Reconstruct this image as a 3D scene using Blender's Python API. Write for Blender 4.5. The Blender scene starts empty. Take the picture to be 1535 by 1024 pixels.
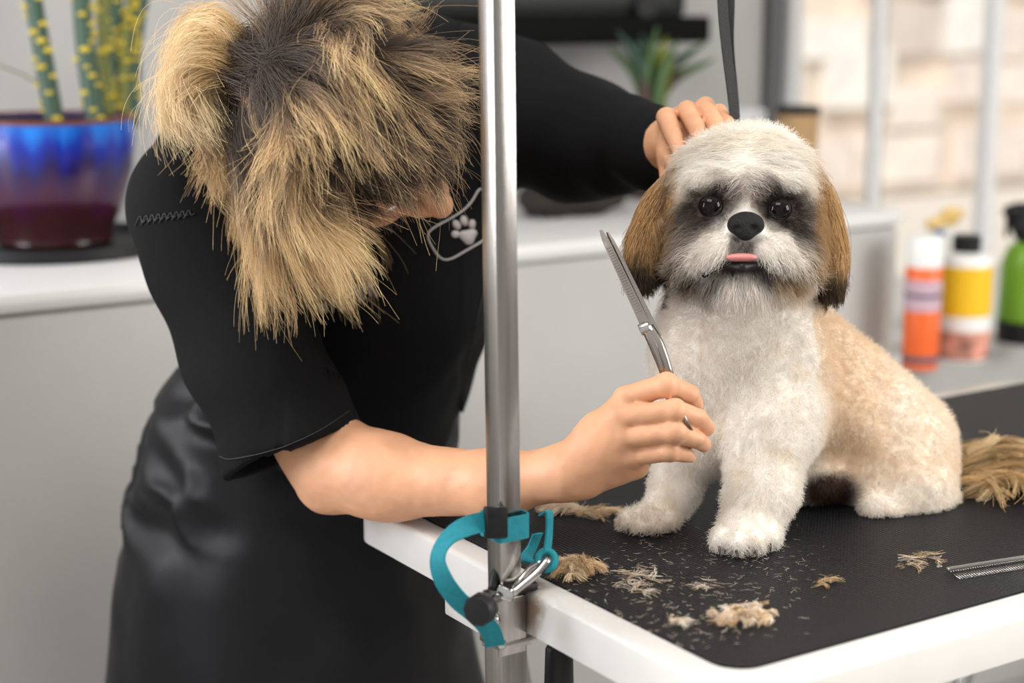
import bpy, bmesh, math, random
import numpy as np
from mathutils import Vector, Matrix, Quaternion
from mathutils.bvhtree import BVHTree

random.seed(7); RNG = np.random.default_rng(7)
scene = bpy.context.scene
COL = scene.collection

# ------------------------------------------------------------------ camera, world, lights, exposure
F = 2500.0; PITCH = math.radians(11.5); CAMZ = 1.36; TZ = 0.86
CAM = np.array([0.0, 0.0, CAMZ])
RIGHT = np.array([1.0, 0, 0]); FWD = np.array([0, math.cos(PITCH), -math.sin(PITCH)]); UP = np.array([0, math.sin(PITCH), math.cos(PITCH)])
cd = bpy.data.cameras.new('camera'); cam = bpy.data.objects.new('camera', cd); COL.objects.link(cam)
cam.location = CAM; cam.rotation_euler = (math.pi/2 - PITCH, 0, 0)
cd.sensor_fit = 'HORIZONTAL'; cd.sensor_width = 36; cd.lens = F*36/1535
cd.clip_start = .05
cd.dof.use_dof = True; cd.dof.focus_distance = 1.54; cd.dof.aperture_fstop = 2.7
scene.camera = cam

w = bpy.data.worlds.new('world'); scene.world = w; w.use_nodes = True
bg = w.node_tree.nodes['Background']; bg.inputs[0].default_value = (1.0, .985, .96, 1); bg.inputs[1].default_value = .8

def area(name, loc, target, sx, sy, power, color=(1, 1, 1)):
    l = bpy.data.lights.new(name, 'AREA'); l.shape = 'RECTANGLE'; l.size = sx; l.size_y = sy; l.energy = power; l.color = color
    o = bpy.data.objects.new(name, l); COL.objects.link(o); o.location = loc
    o.rotation_euler = (Vector(target)-Vector(loc)).to_track_quat('-Z', 'Y').to_euler()
    return o
area('window_light_right', (2.70, 1.15, 1.75), (.2, 1.6, 1.0), 1.3, 1.4, 66, (1, .97, .93))
area('overhead_fill', (-.2, .9, 2.8), (0.1, 1.6, 1.0), 1.3, 1.0, 40, (1, .965, .91))  # added overhead fill, not tied to any known fixture
area('area_light_left', (-2.2, 1.25, 1.55), (-.4, 1.85, .9), .9, 1.3, 55, (.95, .95, 1))  # added area light for daylight from the left, floating with no window
sl = bpy.data.lights.new('sun', 'SUN'); sl.energy = 3.3; sl.angle = .05; sl.color = (1, .95, .89)
so = bpy.data.objects.new('sun', sl); COL.objects.link(so); so.rotation_euler = (math.radians(50), 0, math.radians(-20))
scene.view_settings.view_transform = 'Standard'; scene.view_settings.look = 'None'
scene.view_settings.gamma = 1; scene.view_settings.use_curve_mapping = False
scene.view_settings.exposure = -0.12

# ------------------------------------------------------------------ helpers
def S(px, py, d):
    return CAM + d*(FWD + RIGHT*((px-767.5)/F) + UP*((512-py)/F))
def G(px, py, z):
    r = FWD + RIGHT*((px-767.5)/F) + UP*((512-py)/F)
    return CAM + r*((z-CAMZ)/r[2])
def proj(P):
    Q = np.asarray(P)-CAM; d = Q@FWD
    return 767.5+F*(Q@RIGHT)/d, 512-F*(Q@UP)/d, d
def Rm(rpx, d): return rpx*d/F
def nrm(v):
    v = np.asarray(v, float); return v/np.maximum(np.linalg.norm(v, axis=-1, keepdims=True), 1e-9)
AN = math.radians(33.2)
U = np.array([math.cos(AN), math.sin(AN), 0]); V = np.array([-math.sin(AN), math.cos(AN), 0]); Z = np.array([0, 0, 1.0])
def W(u, v, z): return U*u + V*v + Z*z
def uv(p): return float(p@U), float(p@V)

def mat(name, color, rough=.5, metal=0, bump=0, bscale=200, var=0, vscale=8, coat=0, sss=0, sheen=0, spec=None, attr=None, trans=0, stretch=None, detail=3):
    m = bpy.data.materials.new(name); m.use_nodes = True
    nt = m.node_tree; b = nt.nodes['Principled BSDF']
    b.inputs['Base Color'].default_value = (*color, 1); b.inputs['Roughness'].default_value = rough; b.inputs['Metallic'].default_value = metal
    if coat: b.inputs['Coat Weight'].default_value = coat; b.inputs['Coat Roughness'].default_value = .08
    if sss:
        b.inputs['Subsurface Weight'].default_value = sss; b.inputs['Subsurface Radius'].default_value = (.012, .005, .003); b.inputs['Subsurface Scale'].default_value = 1
    if sheen: b.inputs['Sheen Weight'].default_value = sheen; b.inputs['Sheen Roughness'].default_value = .4
    if spec is not None: b.inputs['Specular IOR Level'].default_value = spec
    if trans: b.inputs['Transmission Weight'].default_value = trans
    tc = nt.nodes.new('ShaderNodeTexCoord'); vec = tc.outputs['Object']
    if stretch:
        mp = nt.nodes.new('ShaderNodeMapping'); mp.inputs['Scale'].default_value = stretch
        nt.links.new(vec, mp.inputs['Vector']); vec = mp.outputs['Vector']
    if attr:
        a = nt.nodes.new('ShaderNodeAttribute'); a.attribute_name = attr; nt.links.new(a.outputs['Color'], b.inputs['Base Color'])
    elif var:
        n = nt.nodes.new('ShaderNodeTexNoise'); n.inputs['Scale'].default_value = vscale; n.inputs['Detail'].default_value = detail
        nt.links.new(vec, n.inputs['Vector'])
        r = nt.nodes.new('ShaderNodeValToRGB'); r.color_ramp.elements[0].position = .3; r.color_ramp.elements[1].position = .7
        c = np.array(color); r.color_ramp.elements[0].color = (*np.clip(c*(1-var), 0, 1), 1); r.color_ramp.elements[1].color = (*np.clip(c*(1+var), 0, 1), 1)
        nt.links.new(n.outputs['Fac'], r.inputs[0]); nt.links.new(r.outputs[0], b.inputs['Base Color'])
    if bump:
        n2 = nt.nodes.new('ShaderNodeTexNoise'); n2.inputs['Scale'].default_value = bscale; n2.inputs['Detail'].default_value = 3
        nt.links.new(vec, n2.inputs['Vector'])
        bp = nt.nodes.new('ShaderNodeBump'); bp.inputs['Strength'].default_value = bump; bp.inputs['Distance'].default_value = .002
        nt.links.new(n2.outputs['Fac'], bp.inputs['Height']); nt.links.new(bp.outputs[0], b.inputs['Normal'])
    return m

def tag(o, label=None, cat=None, group=None, kind=None):
    if label: o['label'] = label
    if cat: o['category'] = cat
    if group: o['group'] = group
    if kind: o['kind'] = kind
    return o
def empty(name, loc, label=None, cat=None, group=None):
    o = bpy.data.objects.new(name, None); COL.objects.link(o); o.location = Vector(loc); o.empty_display_size = .05
    return tag(o, label, cat, group)
def link(name, me, m, parent=None):
    o = bpy.data.objects.new(name, me); COL.objects.link(o)
    if m is not None: me.materials.append(m)
    if parent is not None:
        o.parent = parent; o.matrix_parent_inverse = Matrix.Translation(-Vector(parent.location))
    return o
def from_arrays(name, v, f, m, parent=None, smooth=True, cols=None):
    me = bpy.data.meshes.new(name); me.from_pydata([tuple(map(float, x)) for x in v], [], [tuple(map(int, q)) for q in f]); me.update()
    if smooth: me.polygons.foreach_set('use_smooth', [True]*len(me.polygons))
    if cols is not None:
        at = me.color_attributes.new('col', 'FLOAT_COLOR', 'POINT')
        at.data.foreach_set('color', np.hstack([cols, np.ones((len(cols), 1))]).astype(np.float32).ravel())
    return link(name, me, m, parent)
def bm_obj(name, bm, m, parent=None, smooth=False, sharp=35):
    bmesh.ops.recalc_face_normals(bm, faces=bm.faces)
    me = bpy.data.meshes.new(name); bm.to_mesh(me); bm.free()
    if smooth:
        me.polygons.foreach_set('use_smooth', [True]*len(me.polygons))
        me.set_sharp_from_angle(angle=math.radians(sharp))
    return link(name, me, m, parent)
def box_bm(bm, c, ax, ay, az, hx, hy, hz, bev=0, seg=2):
    """oriented box: centre c, unit axes, half sizes"""
    M = Matrix(((ax[0]*hx*2, ay[0]*hy*2, az[0]*hz*2, c[0]), (ax[1]*hx*2, ay[1]*hy*2, az[1]*hz*2, c[1]), (ax[2]*hx*2, ay[2]*hy*2, az[2]*hz*2, c[2]), (0, 0, 0, 1)))
    r = bmesh.ops.create_cube(bm, size=1, matrix=M)
    if bev:
        es = list({e for v in r['verts'] for e in v.link_edges})
        bmesh.ops.bevel(bm, geom=es, offset=bev, segments=seg, profile=.5, affect='EDGES')
def box(name, c, h, m, parent=None, bev=0, axes=(U, V, Z), seg=2):
    bm = bmesh.new(); box_bm(bm, c, *axes, *h, bev=bev, seg=seg); return bm_obj(name, bm, m, parent, smooth=bev > 0)
def boxuv(name, u0, u1, v0, v1, z0, z1, m, parent=None, bev=0, seg=2):
    return box(name, W((u0+u1)/2, (v0+v1)/2, (z0+z1)/2), ((u1-u0)/2, (v1-v0)/2, (z1-z0)/2), m, parent, bev, seg=seg)
def frames(pts):
    pts = np.asarray(pts, float); t = nrm(np.gradient(pts, axis=0)); n = np.zeros_like(t)
    a = np.array([0, 0, 1.0]) if abs(t[0][2]) < .9 else np.array([1.0, 0, 0])
    n[0] = nrm(np.cross(t[0], a))
    for i in range(1, len(t)):
        q = n[i-1]-t[i]*(n[i-1]@t[i]); n[i] = nrm(q)
    return t, n, np.cross(t, n)
def spline(pts, n=24):
    pts = np.asarray(pts, float); k = len(pts)
    P = np.vstack([2*pts[0]-pts[1], pts, 2*pts[-1]-pts[-2]]); out = []
    for s in np.linspace(0, k-1-1e-6, n):
        i = int(s); t = s-i; a, b, c, d = P[i], P[i+1], P[i+2], P[i+3]
        out.append(.5*((2*b)+(-a+c)*t+(2*a-5*b+4*c-d)*t*t+(-a+3*b-3*c+d)*t**3))
    return np.array(out)
def tube_data(pts, r, seg=8, closed=False):
    pts = np.asarray(pts, float); t, n, b = frames(pts); r = np.broadcast_to(np.asarray(r, float), (len(pts),))
    v = []; f = []
    for i in range(len(pts)):
        for j in range(seg):
            a = 2*math.pi*j/seg; v.append(pts[i]+r[i]*(math.cos(a)*n[i]+math.sin(a)*b[i]))
    m = len(pts)
    for i in range(m if closed else m-1):
        for j in range(seg):
            k = (i+1) % m
            f.append((i*seg+j, i*seg+(j+1) % seg, k*seg+(j+1) % seg, k*seg+j))
    if not closed:
        f.append(tuple(range(seg))[::-1]); f.append(tuple((m-1)*seg+j for j in range(seg)))
    return v, f
def tube(name, pts, r, m, parent=None, seg=8, closed=False):
    v, f = tube_data(pts, r, seg, closed); return from_arrays(name, v, f, m, parent)
def ribbon(name, pts, wid, wdir, thick, m, parent=None):
    pts = np.asarray(pts, float); n = len(pts); t = nrm(np.gradient(pts, axis=0)); wd = np.broadcast_to(np.asarray(wdir, float), pts.shape)
    wd = nrm(wd - t*np.sum(wd*t, 1, keepdims=True)); nn = np.cross(t, wd); v = []; f = []
    for i in range(n):
        for a, b in ((-1, -1), (1, -1), (1, 1), (-1, 1)): v.append(pts[i]+wd[i]*a*wid/2+nn[i]*b*thick/2)
    for i in range(n-1):
        for j in range(4): f.append((i*4+j, i*4+(j+1) % 4, i*4+4+(j+1) % 4, i*4+4+j))
    f += [(3, 2, 1, 0), (n*4-4, n*4-3, n*4-2, n*4-1)]
    o = from_arrays(name, v, f, m, parent); o.data.set_sharp_from_angle(angle=math.radians(40)); return o
def lathe(name, prof, c, m, parent=None, seg=32, axes=(RIGHT, np.array([0, 1.0, 0]), Z)):
    v = []; f = []; k = len(prof)
    for (r, z) in prof:
        for j in range(seg):
            a = 2*math.pi*j/seg; v.append(np.asarray(c)+axes[0]*r*math.cos(a)+axes[1]*r*math.sin(a)+axes[2]*z)
    for i in range(k-1):
        for j in range(seg): f.append((i*seg+j, i*seg+(j+1) % seg, (i+1)*seg+(j+1) % seg, (i+1)*seg+j))
    f.append(tuple(range(seg))[::-1]); f.append(tuple((k-1)*seg+j for j in range(seg)))
    o = from_arrays(name, v, f, m, parent); o.data.set_sharp_from_angle(angle=math.radians(40)); return o

# ------------------------------------------------------------------ sculpting by signed distance (continuous skin from overlapping limbs)
def hsh(i, j, k, s):
    n = (i*374761393 + j*668265263 + k*2147483647 + s*1274126177) & 0xffffffff
    n = ((n ^ (n >> 13))*1274126177) & 0xffffffff
    return ((n ^ (n >> 16)) & 0xffff)/65535.0
def vnoise(P, sc, seed=0):
    Q = np.asarray(P, float)*sc; I = np.floor(Q).astype(np.int64); f = Q-I; f = f*f*(3-2*f); r = 0
    for a in (0, 1):
        for b in (0, 1):
            for c in (0, 1):
                wgt = (f[..., 0] if a else 1-f[..., 0])*(f[..., 1] if b else 1-f[..., 1])*(f[..., 2] if c else 1-f[..., 2])
                r = r + wgt*hsh(I[..., 0]+a, I[..., 1]+b, I[..., 2]+c, seed)
    return r*2-1
class Cone:
    def __init__(s, a, b, ra, rb, k=.01, sub=False): s.a = np.asarray(a, float); s.b = np.asarray(b, float); s.ra = ra; s.rb = rb; s.k = k; s.sub = sub
    def __call__(s, P):
        ab = s.b-s.a; t = np.clip(((P-s.a)@ab)/max(ab@ab, 1e-12), 0, 1)
        return np.linalg.norm(P-s.a-t[..., None]*ab, axis=-1)-(s.ra+(s.rb-s.ra)*t)
class Ell:
    def __init__(s, c, r, R=None, k=.01, sub=False): s.c = np.asarray(c, float); s.r = np.asarray(r, float); s.R = np.stack([RIGHT, UP, FWD]) if R is None else np.asarray(R, float); s.k = k; s.sub = sub
    def __call__(s, P):
        q = (P-s.c)@s.R.T; k0 = np.linalg.norm(q/s.r, axis=-1); k1 = np.linalg.norm(q/(s.r**2), axis=-1)
        return np.where(k0 < 1e-4, -s.r.min(), k0*(k0-1)/np.maximum(k1, 1e-9))
class Fn:
    def __init__(s, fn, k=.01, sub=False): s.fn = fn; s.k = k; s.sub = sub
    def __call__(s, P): return s.fn(P)
def smin(a, b, k):
    h = np.maximum(k-np.abs(a-b), 0)/k; return np.minimum(a, b)-h*h*k*.25
def comb(d, e, p):
    return -smin(-d, e, p.k) if p.sub else smin(d, e, p.k)
def sdf_eval(prims, P, disp=None, clip=None):
    d = np.full(P.shape[:-1], 9.0)
    for p in prims: d = comb(d, p(P), p)
    if disp: d = d+disp(P)
    if clip: d = np.maximum(d, clip(P))
    return d
def sdf_mesh(prims, lo, hi, h, disp=None, clip=None):
    lo = np.asarray(lo, float); hi = np.asarray(hi, float); B = 8; nb = np.ceil((hi-lo)/(h*B)).astype(int)
    ii = np.stack(np.meshgrid(*[np.arange(n) for n in nb], indexing='ij'), -1).reshape(-1, 3)
    cen = lo+(ii+.5)*B*h; rad = B*h*.87
    D0 = sdf_eval(prims, cen, disp, clip); act = np.abs(D0) < rad*1.9
    dims = nb*B; Gd = np.repeat(np.repeat(np.repeat(D0.reshape(nb).astype(np.float32), B, 0), B, 1), B, 2)
    A = ii[act]; off = np.stack(np.meshgrid(*[np.arange(B)]*3, indexing='ij'), -1).reshape(-1, 3)
    pts = lo+((A[:, None, :]*B+off[None])*h); ca = cen[act]; d = np.full(pts.shape[:2], 9.0)
    for p in prims:
        near = p(ca) < rad*2.2+2*p.k
        if near.any(): d[near] = comb(d[near], p(pts[near]), p)
    if disp: d = d+disp(pts)
    if clip: d = np.maximum(d, clip(pts))
    gi = A[:, None, :]*B+off[None]; Gd[gi[..., 0], gi[..., 1], gi[..., 2]] = d
    # surface nets
    ins = Gd < 0; c = np.zeros(np.array(Gd.shape)-1, np.int8)
    cs = [(a, b, e) for a in (0, 1) for b in (0, 1) for e in (0, 1)]; n1 = np.array(Gd.shape)-1
    for a, b, e in cs: c += ins[a:a+n1[0], b:b+n1[1], e:e+n1[2]]
    idx = np.argwhere((c > 0) & (c < 8)); vid = np.full(c.shape, -1, np.int64); vid[tuple(idx.T)] = np.arange(len(idx))
    acc = np.zeros((len(idx), 3)); cnt = np.zeros(len(idx))
    for q0 in cs:
        for ax in range(3):
            if q0[ax]: continue
            q1 = list(q0); q1[ax] = 1
            g0 = Gd[tuple((idx+q0).T)]; g1 = Gd[tuple((idx+q1).T)]; m = (g0 < 0) != (g1 < 0)
            t = np.where(m, g0/np.where(m, g0-g1, 1), 0); p = np.tile(np.array(q0, float), (len(idx), 1)); p[:, ax] += t
            acc[m] += p[m]; cnt[m] += 1
    v = lo+(idx+acc/cnt[:, None])*h; faces = []
    for ax in range(3):
        o1, o2 = [(1, 2), (2, 0), (0, 1)][ax]
        a = ins.take(range(Gd.shape[ax]-1), ax); b = ins.take(range(1, Gd.shape[ax]), ax)
        e = np.argwhere(a != b); e = e[(e[:, o1] > 0) & (e[:, o2] > 0)]
        e = e[np.all(e < n1, axis=1)]
        d1 = np.zeros(3, int); d1[o1] = 1; d2 = np.zeros(3, int); d2[o2] = 1
        q = np.stack([vid[tuple((e-d1-d2).T)], vid[tuple((e-d2).T)], vid[tuple(e.T)], vid[tuple((e-d1).T)]], 1)
        flip = ~ins[tuple(e.T)]; q[flip] = q[flip][:, ::-1]; faces.append(q)
    f = np.vstack(faces); f = f[np.all(f >= 0, axis=1)]
    return v, f
def bounds(prims, pad):
    lo = np.full(3, 9.0); hi = -lo
    for p in prims:
        if p.sub: continue
        if isinstance(p, Cone): ps = [(p.a, p.ra), (p.b, p.rb)]
        elif isinstance(p, Ell): ps = [(p.c, p.r.max())]
        else: continue
        for q, r in ps: lo = np.minimum(lo, q-r-pad); hi = np.maximum(hi, q+r+pad)
    return lo, hi
def sc(a, b, k=.01, sub=False):
    """cone between two (px, py, depth, radius px)"""
    return Cone(S(*a[:3]), S(*b[:3]), Rm(a[3], a[2]), Rm(b[3], b[2]), k, sub)
def se(c, r, k=.01, R=None, sub=False):
    return Ell(S(*c), np.array([Rm(x, c[2]) for x in r]), R, k, sub)

def curves(name, P, radius, cols, m, parent=None):
    """P (n, k, 3) strands"""
    n, k = P.shape[:2]; cu = bpy.data.hair_curves.new(name); cu.add_curves([k]*n)
    cu.attributes['position'].data.foreach_set('vector', P.astype(np.float32).ravel())
    r = cu.attributes.get('radius') or cu.attributes.new('radius', 'FLOAT', 'POINT')
    r.data.foreach_set('value', np.broadcast_to(radius, (n, k)).astype(np.float32).ravel())
    c = cu.attributes.new('col', 'FLOAT_COLOR', 'POINT')
    c.data.foreach_set('color', np.concatenate([np.broadcast_to(cols, (n, k, 3)), np.ones((n, k, 1))], -1).astype(np.float32).ravel())
    return link(name, cu, m, parent)
def sample(v, f, n, wfn=None):
    tri = np.vstack([f[:, [0, 1, 2]], f[:, [0, 2, 3]]]); a, b, c = v[tri[:, 0]], v[tri[:, 1]], v[tri[:, 2]]
    nn = np.cross(b-a, c-a); ar = np.linalg.norm(nn, axis=1); wgt = ar.copy()
    if wfn is not None: wgt = wgt*wfn((a+b+c)/3)
    pick = RNG.choice(len(tri), n, p=wgt/wgt.sum()); r1 = np.sqrt(RNG.random(n)); r2 = RNG.random(n)
    p = a[pick]*(1-r1)[:, None]+b[pick]*(r1*(1-r2))[:, None]+c[pick]*(r1*r2)[:, None]
    return p, nn[pick]/np.maximum(ar[pick], 1e-12)[:, None]
def sstep(a, b, x):
    t = np.clip((x-a)/(b-a), 0, 1); return t*t*(3-2*t)
def blob(px, py, cx, cy, rx, ry, soft=.35):
    return 1-sstep(1-soft, 1+soft, np.sqrt(((px-cx)/rx)**2+((py-cy)/ry)**2))
def mixc(c, col, wgt): return c*(1-wgt[..., None])+np.array(col)*wgt[..., None]


# ------------------------------------------------------------------ materials
M_wall = mat('wall_paint', (.40, .395, .385), .8, bump=.15, bscale=60, var=.05, vscale=3)
M_counter = mat('counter_plaster', (.44, .435, .42), .75, bump=.3, bscale=45, var=.05, vscale=4)
M_ctop = mat('counter_top', (.70, .70, .69), .35)
M_floor = mat('floor_tile', (.33, .32, .31), .5, var=.15, vscale=5)
M_white = mat('white_enamel', (.56, .55, .53), .28, var=.03, vscale=20, coat=.3)
M_frame = mat('window_frame', (.85, .85, .85), .4)
M_steel = mat('brushed_steel', (.42, .40, .38), .2, 1, bump=.08, bscale=300, var=.25, vscale=6, stretch=(18, 18, .4))
M_chrome = mat('chrome', (.52, .51, .50), .18, 1, bump=.04, bscale=300)
M_black = mat('black_plastic', (.008, .008, .009), .5, bump=.1, bscale=300, spec=.3)
M_blackgl = mat('black_gloss', (.01, .011, .012), .22)
M_teal = mat('teal_webbing', (.0, .205, .26), .7, bump=.5, bscale=900, var=.12, vscale=200)
M_rust = mat('rust_stain', (.22, .13, .07), .8, var=.5, vscale=120)

# ------------------------------------------------------------------ setting (u along the counter, v away from the camera)
cu0, cv = uv(G(100, 430, 1.0)); CV = cv; CZ = 1.0
WV = CV+.66                               # wall plane
def wall_u(px):                           # u where the pixel column meets the wall plane
    r = FWD+RIGHT*((px-767.5)/F)+UP*((512-150)/F); t = (WV-CAM@V)/(r@V); return float((CAM+r*t)@U)
def plane_pt(px, py, vv):
    r = FWD+RIGHT*((px-767.5)/F)+UP*((512-py)/F); return CAM+r*((vv-CAM@V)/(r@V))
wl, wm, wr = wall_u(1178), wall_u(1338), wall_u(1490)
UEND = float(plane_pt(1347, 400, CV)@U)
bm = bmesh.new(); box_bm(bm, (0, 2, -.05), RIGHT, np.array([0, 1., 0]), Z, 6, 6, .05)
tag(bm_obj('floor', bm, M_floor), kind='structure')
SILLZ = .60
bm = bmesh.new()
def bu(bm, u0, u1, v0, v1, z0, z1, bev=0): box_bm(bm, W((u0+u1)/2, (v0+v1)/2, (z0+z1)/2), U, V, Z, (u1-u0)/2, (v1-v0)/2, (z1-z0)/2, bev)
bu(bm, -4.5, wl, WV, WV+.18, 0, 2.9); bu(bm, wl, 6.5, WV, WV+.18, 2.5, 2.9); bu(bm, wl, 6.5, WV, WV+.18, 0, SILLZ)
tag(bm_obj('wall_back', bm, M_wall), kind='structure')
bm = bmesh.new(); bu(bm, -4.5, 4.5, CV-2.6, WV+.18, 2.9, 3.0); tag(bm_obj('ceiling', bm, mat('ceiling_paint', (.75, .75, .74), .9)), kind='structure')
bm = bmesh.new(); Yv = np.array([0, 1., 0])
for y0, y1, z0, z1 in ((-2.6, .4, 0, 2.9), (.4, 1.95, 0, .95), (.4, 1.95, 2.5, 2.9), (1.95, 2.5, 0, 2.9)): box_bm(bm, (2.82, (y0+y1)/2, (z0+z1)/2), RIGHT, Yv, Z, .06, (y1-y0)/2, (z1-z0)/2)
tag(bm_obj('added_wall_right', bm, mat('added_wall_paint', (.30, .29, .28), .8)), kind='structure')  # unseen wall, added so the post's right face reflects something dark
# window
wf = bmesh.new()
bu(wf, wl, wl+.05, WV+.02, WV+.10, SILLZ, 2.5); bu(wf, wr+.005, wr+.045, WV+.02, WV+.05, SILLZ, 2.5); bu(wf, wl, 3.9, WV+.02, WV+.10, 2.44, 2.5); bu(wf, wl, 3.9, WV+.02, WV+.10, SILLZ, SILLZ+.06)
win = tag(bm_obj('window_1', wf, M_frame), kind='structure')
boxuv('mullion', wm-.008, wm+.018, WV+.05, WV+.07, SILLZ+.06, 2.44, M_frame, win)
boxuv('mullion', wm+.018, wm+.026, WV+.05, WV+.07, SILLZ+.06, 2.44, mat('seal', (.35, .34, .33), .6), win)
M_glass = bpy.data.materials.new('window_glass'); M_glass.use_nodes = True
nt = M_glass.node_tree; nt.nodes.remove(nt.nodes['Principled BSDF']); gl = nt.nodes.new('ShaderNodeBsdfGlossy'); gl.inputs['Roughness'].default_value = .02
tr = nt.nodes.new('ShaderNodeBsdfTransparent'); mx = nt.nodes.new('ShaderNodeMixShader'); mx.inputs[0].default_value = .06
nt.links.new(tr.outputs[0], mx.inputs[1]); nt.links.new(gl.outputs[0], mx.inputs[2]); nt.links.new(mx.outputs[0], nt.nodes['Material Output'].inputs[0])
for a, b in ((wl+.05, wm-.008), (wm+.026, wr+.005), (wr+.045, 3.9)):
    boxuv('pane', a, b, WV+.055, WV+.062, SILLZ+.06, 2.44, M_glass, win)
# dark pipe chase and pale pilaster on the wall beside the window
tp = wall_u(1151)
tag(boxuv('trim_1', tp-.02, tp+.016, WV-.03, WV, 0, 2.9, mat('dark_trim', (.10, .10, .10), .6), bev=.004), kind='structure')
tag(boxuv('trim_2', tp+.016, wl, WV-.05, WV, 0, 2.9, mat('pilaster', (.55, .55, .54), .7), bev=.004), kind='structure')
# tall half wall / counter with white top
cnt = empty('counter', W(-1, CV+.3, 0), 'long grey plastered counter with a white top running behind the woman', 'counter')
boxuv('body', -3.2, UEND, CV, CV+.55, 0, CZ-.03, M_counter, cnt, bev=.012)
boxuv('top', -3.2, UEND+.005, CV-.006, CV+.56, CZ-.03, CZ, M_ctop, cnt, bev=.012)
# low window ledge
LZ = .73
led = empty('ledge', W(UEND+.8, CV+.3, 0), 'low grey ledge below the window carrying the grooming bottles', 'ledge')
boxuv('body', UEND+.002, UEND+2.2, CV+.02, WV-.001, 0, LZ-.02, M_counter, led, bev=.01)
boxuv('top', UEND+.002, UEND+2.2, CV+.0, WV-.001, LZ-.02, LZ, M_ctop, led, bev=.008)

# outside the window
M_house = mat('sunlit_render', (.78, .66, .55), .9, var=.28, vscale=1.9, detail=5, bump=.3, bscale=8)
og = bmesh.new(); bu(og, -3, 14, WV+.2, WV+12, -.12, -.02); tag(bm_obj('ground', og, mat('paving', (.7, .66, .6), .9, var=.1)), kind='structure')
hs = empty('house', W(5, WV+6, 0), 'pale sunlit house front across the yard seen blurred through the window', 'house')
boxuv('wall', -1, 13, WV+5.8, WV+6.2, 0, 5.2, M_house, hs)
rr = random.Random(3)
M_st = [mat('stone_%d' % i, c, .9, var=.12, vscale=6) for i, c in enumerate([(.88, .80, .73), (.68, .60, .55), (.80, .71, .65), (.60, .55, .52), (.92, .88, .83)])]
for r_ in range(9):
    x = -1+rr.random()*.3
    while x < 12.8:
        wd = .22+rr.random()*.6; zo = rr.uniform(-.1, .1); boxuv('stone', x, x+wd-.02, WV+5.8-.03-rr.random()*.08, WV+5.8, .12+r_*.44+zo, .12+r_*.44+zo+rr.uniform(.25, .42), rr.choice(M_st), hs); x += wd+rr.random()*.15
M_bark = mat('bark', (.55, .48, .42), .9, var=.3, vscale=12, bump=.6, bscale=20)
for i, (uu, vv, rad) in enumerate(((3.1, 3.0, .10), (4.4, 3.8, .12))):
    t = empty('tree', W(uu, WV+vv, 0), ['bare pale tree trunk outside the window, nearer the mullion', 'bare pale tree trunk outside the window, nearer the right frame'][i], 'tree', 'trees in the yard')
    b0 = W(uu, WV+vv, 0); tube('trunk', spline([b0, b0+[.03, .02, 1.2], b0+[.1, .0, 2.4], b0+[.06, .1, 4.2]], 12), np.linspace(rad, rad*.5, 12), M_bark, t, 10)
    for k in range(5):
        s0 = b0+np.array([.05, 0, 1.3+.5*k]); dd = np.array([rr.uniform(-1, 1), rr.uniform(-.5, .5), .8]); tube('branch', spline([s0, s0+dd*.5, s0+dd*1.0+[0, 0, .2]], 8), np.linspace(rad*.35, .01, 8), M_bark, t, 6)

# ------------------------------------------------------------------ grooming table
pa = G(589, 781, TZ); pb = G(900, 938, TZ); uL = (pa@U+pb@U)/2                 # outer left edge
mf = G(1300, 955, TZ); vM = mf@V                                               # front edge of mat
ml = (G(648, 784, TZ)@U+G(1085, 1007, TZ)@U)/2
FW = float(max(ml-uL, .012)); vF = float(vM-.034); vB = float(G(1456, 578, TZ)@V); uL = float(uL); uR = uL+1.05
lc = G(518, 745, TZ); print('table', uL, ml, FW, vF, vB, 'L v', lc@V, lc@U)
FR = .034
table = empty('grooming_table', W(uL+.5, (vF+vB)/2, 0), 'white steel grooming table with black rubber mat under the dog', 'table')
def rrect(u0, u1, v0, v1, r, n=8):
    o = []
    for cx, cy, a0 in ((u1-r, v1-r, 0), (u0+r, v1-r, 90), (u0+r, v0+r, 180), (u1-r, v0+r, 270)):
        for i in range(n+1):
            a = math.radians(a0+90*i/n); o.append((cx+r*math.cos(a), cy+r*math.sin(a)))
    return o
def ring_mesh(name, outer, inner, z0, z1, m, parent, ch=.004):
    n = len(outer); v = []; f = []
    def add(loop, z): 
        i = len(v); v.extend(W(a, b, z) for a, b in loop); return i
    def ins_(loop, d):  # shrink about the centre line
        c = np.mean(loop, 0); return [(a-np.sign(a-c[0])*d, b-np.sign(b-c[1])*d) for a, b in loop]
    L = [add(outer, z0), add(outer, z1-ch), add(ins_(outer, ch*.3), z1-ch*.3), add(ins_(outer, ch), z1), add(inner, z1), add(inner, z0)]
    for a, b in zip(L, L[1:]+L[:1]):
        for i in range(n): f.append((a+i, a+(i+1) % n, b+(i+1) % n, b+i))
    o = from_arrays(name, v, f, m, parent); o.data.set_sharp_from_angle(angle=math.radians(50)); return o
def prism(name, loop, z0, z1, m, parent, bev=0):
    bm = bmesh.new(); vs = [bm.verts.new(W(a, b, z0)) for a, b in loop]; fc = bm.faces.new(vs)
    r = bmesh.ops.extrude_face_region(bm, geom=[fc]); bmesh.ops.translate(bm, vec=(0, 0, z1-z0), verts=[x for x in r['geom'] if isinstance(x, bmesh.types.BMVert)])
    if bev:
        es = [e for e in bm.edges if abs(e.verts[0].co.z-z1) < 1e-5 and abs(e.verts[1].co.z-z1) < 1e-5]; bmesh.ops.bevel(bm, geom=es, offset=bev, segments=2, affect='EDGES')
    return bm_obj(name, bm, m, parent, smooth=True)
outer = rrect(uL, uR, vF, vB, .040); inner = rrect(uL+FR, uR-FR, vF+FR, vB-FR, .030)
fr = ring_mesh('frame', outer, inner, TZ-.040, TZ, M_white, table, .005)
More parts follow.
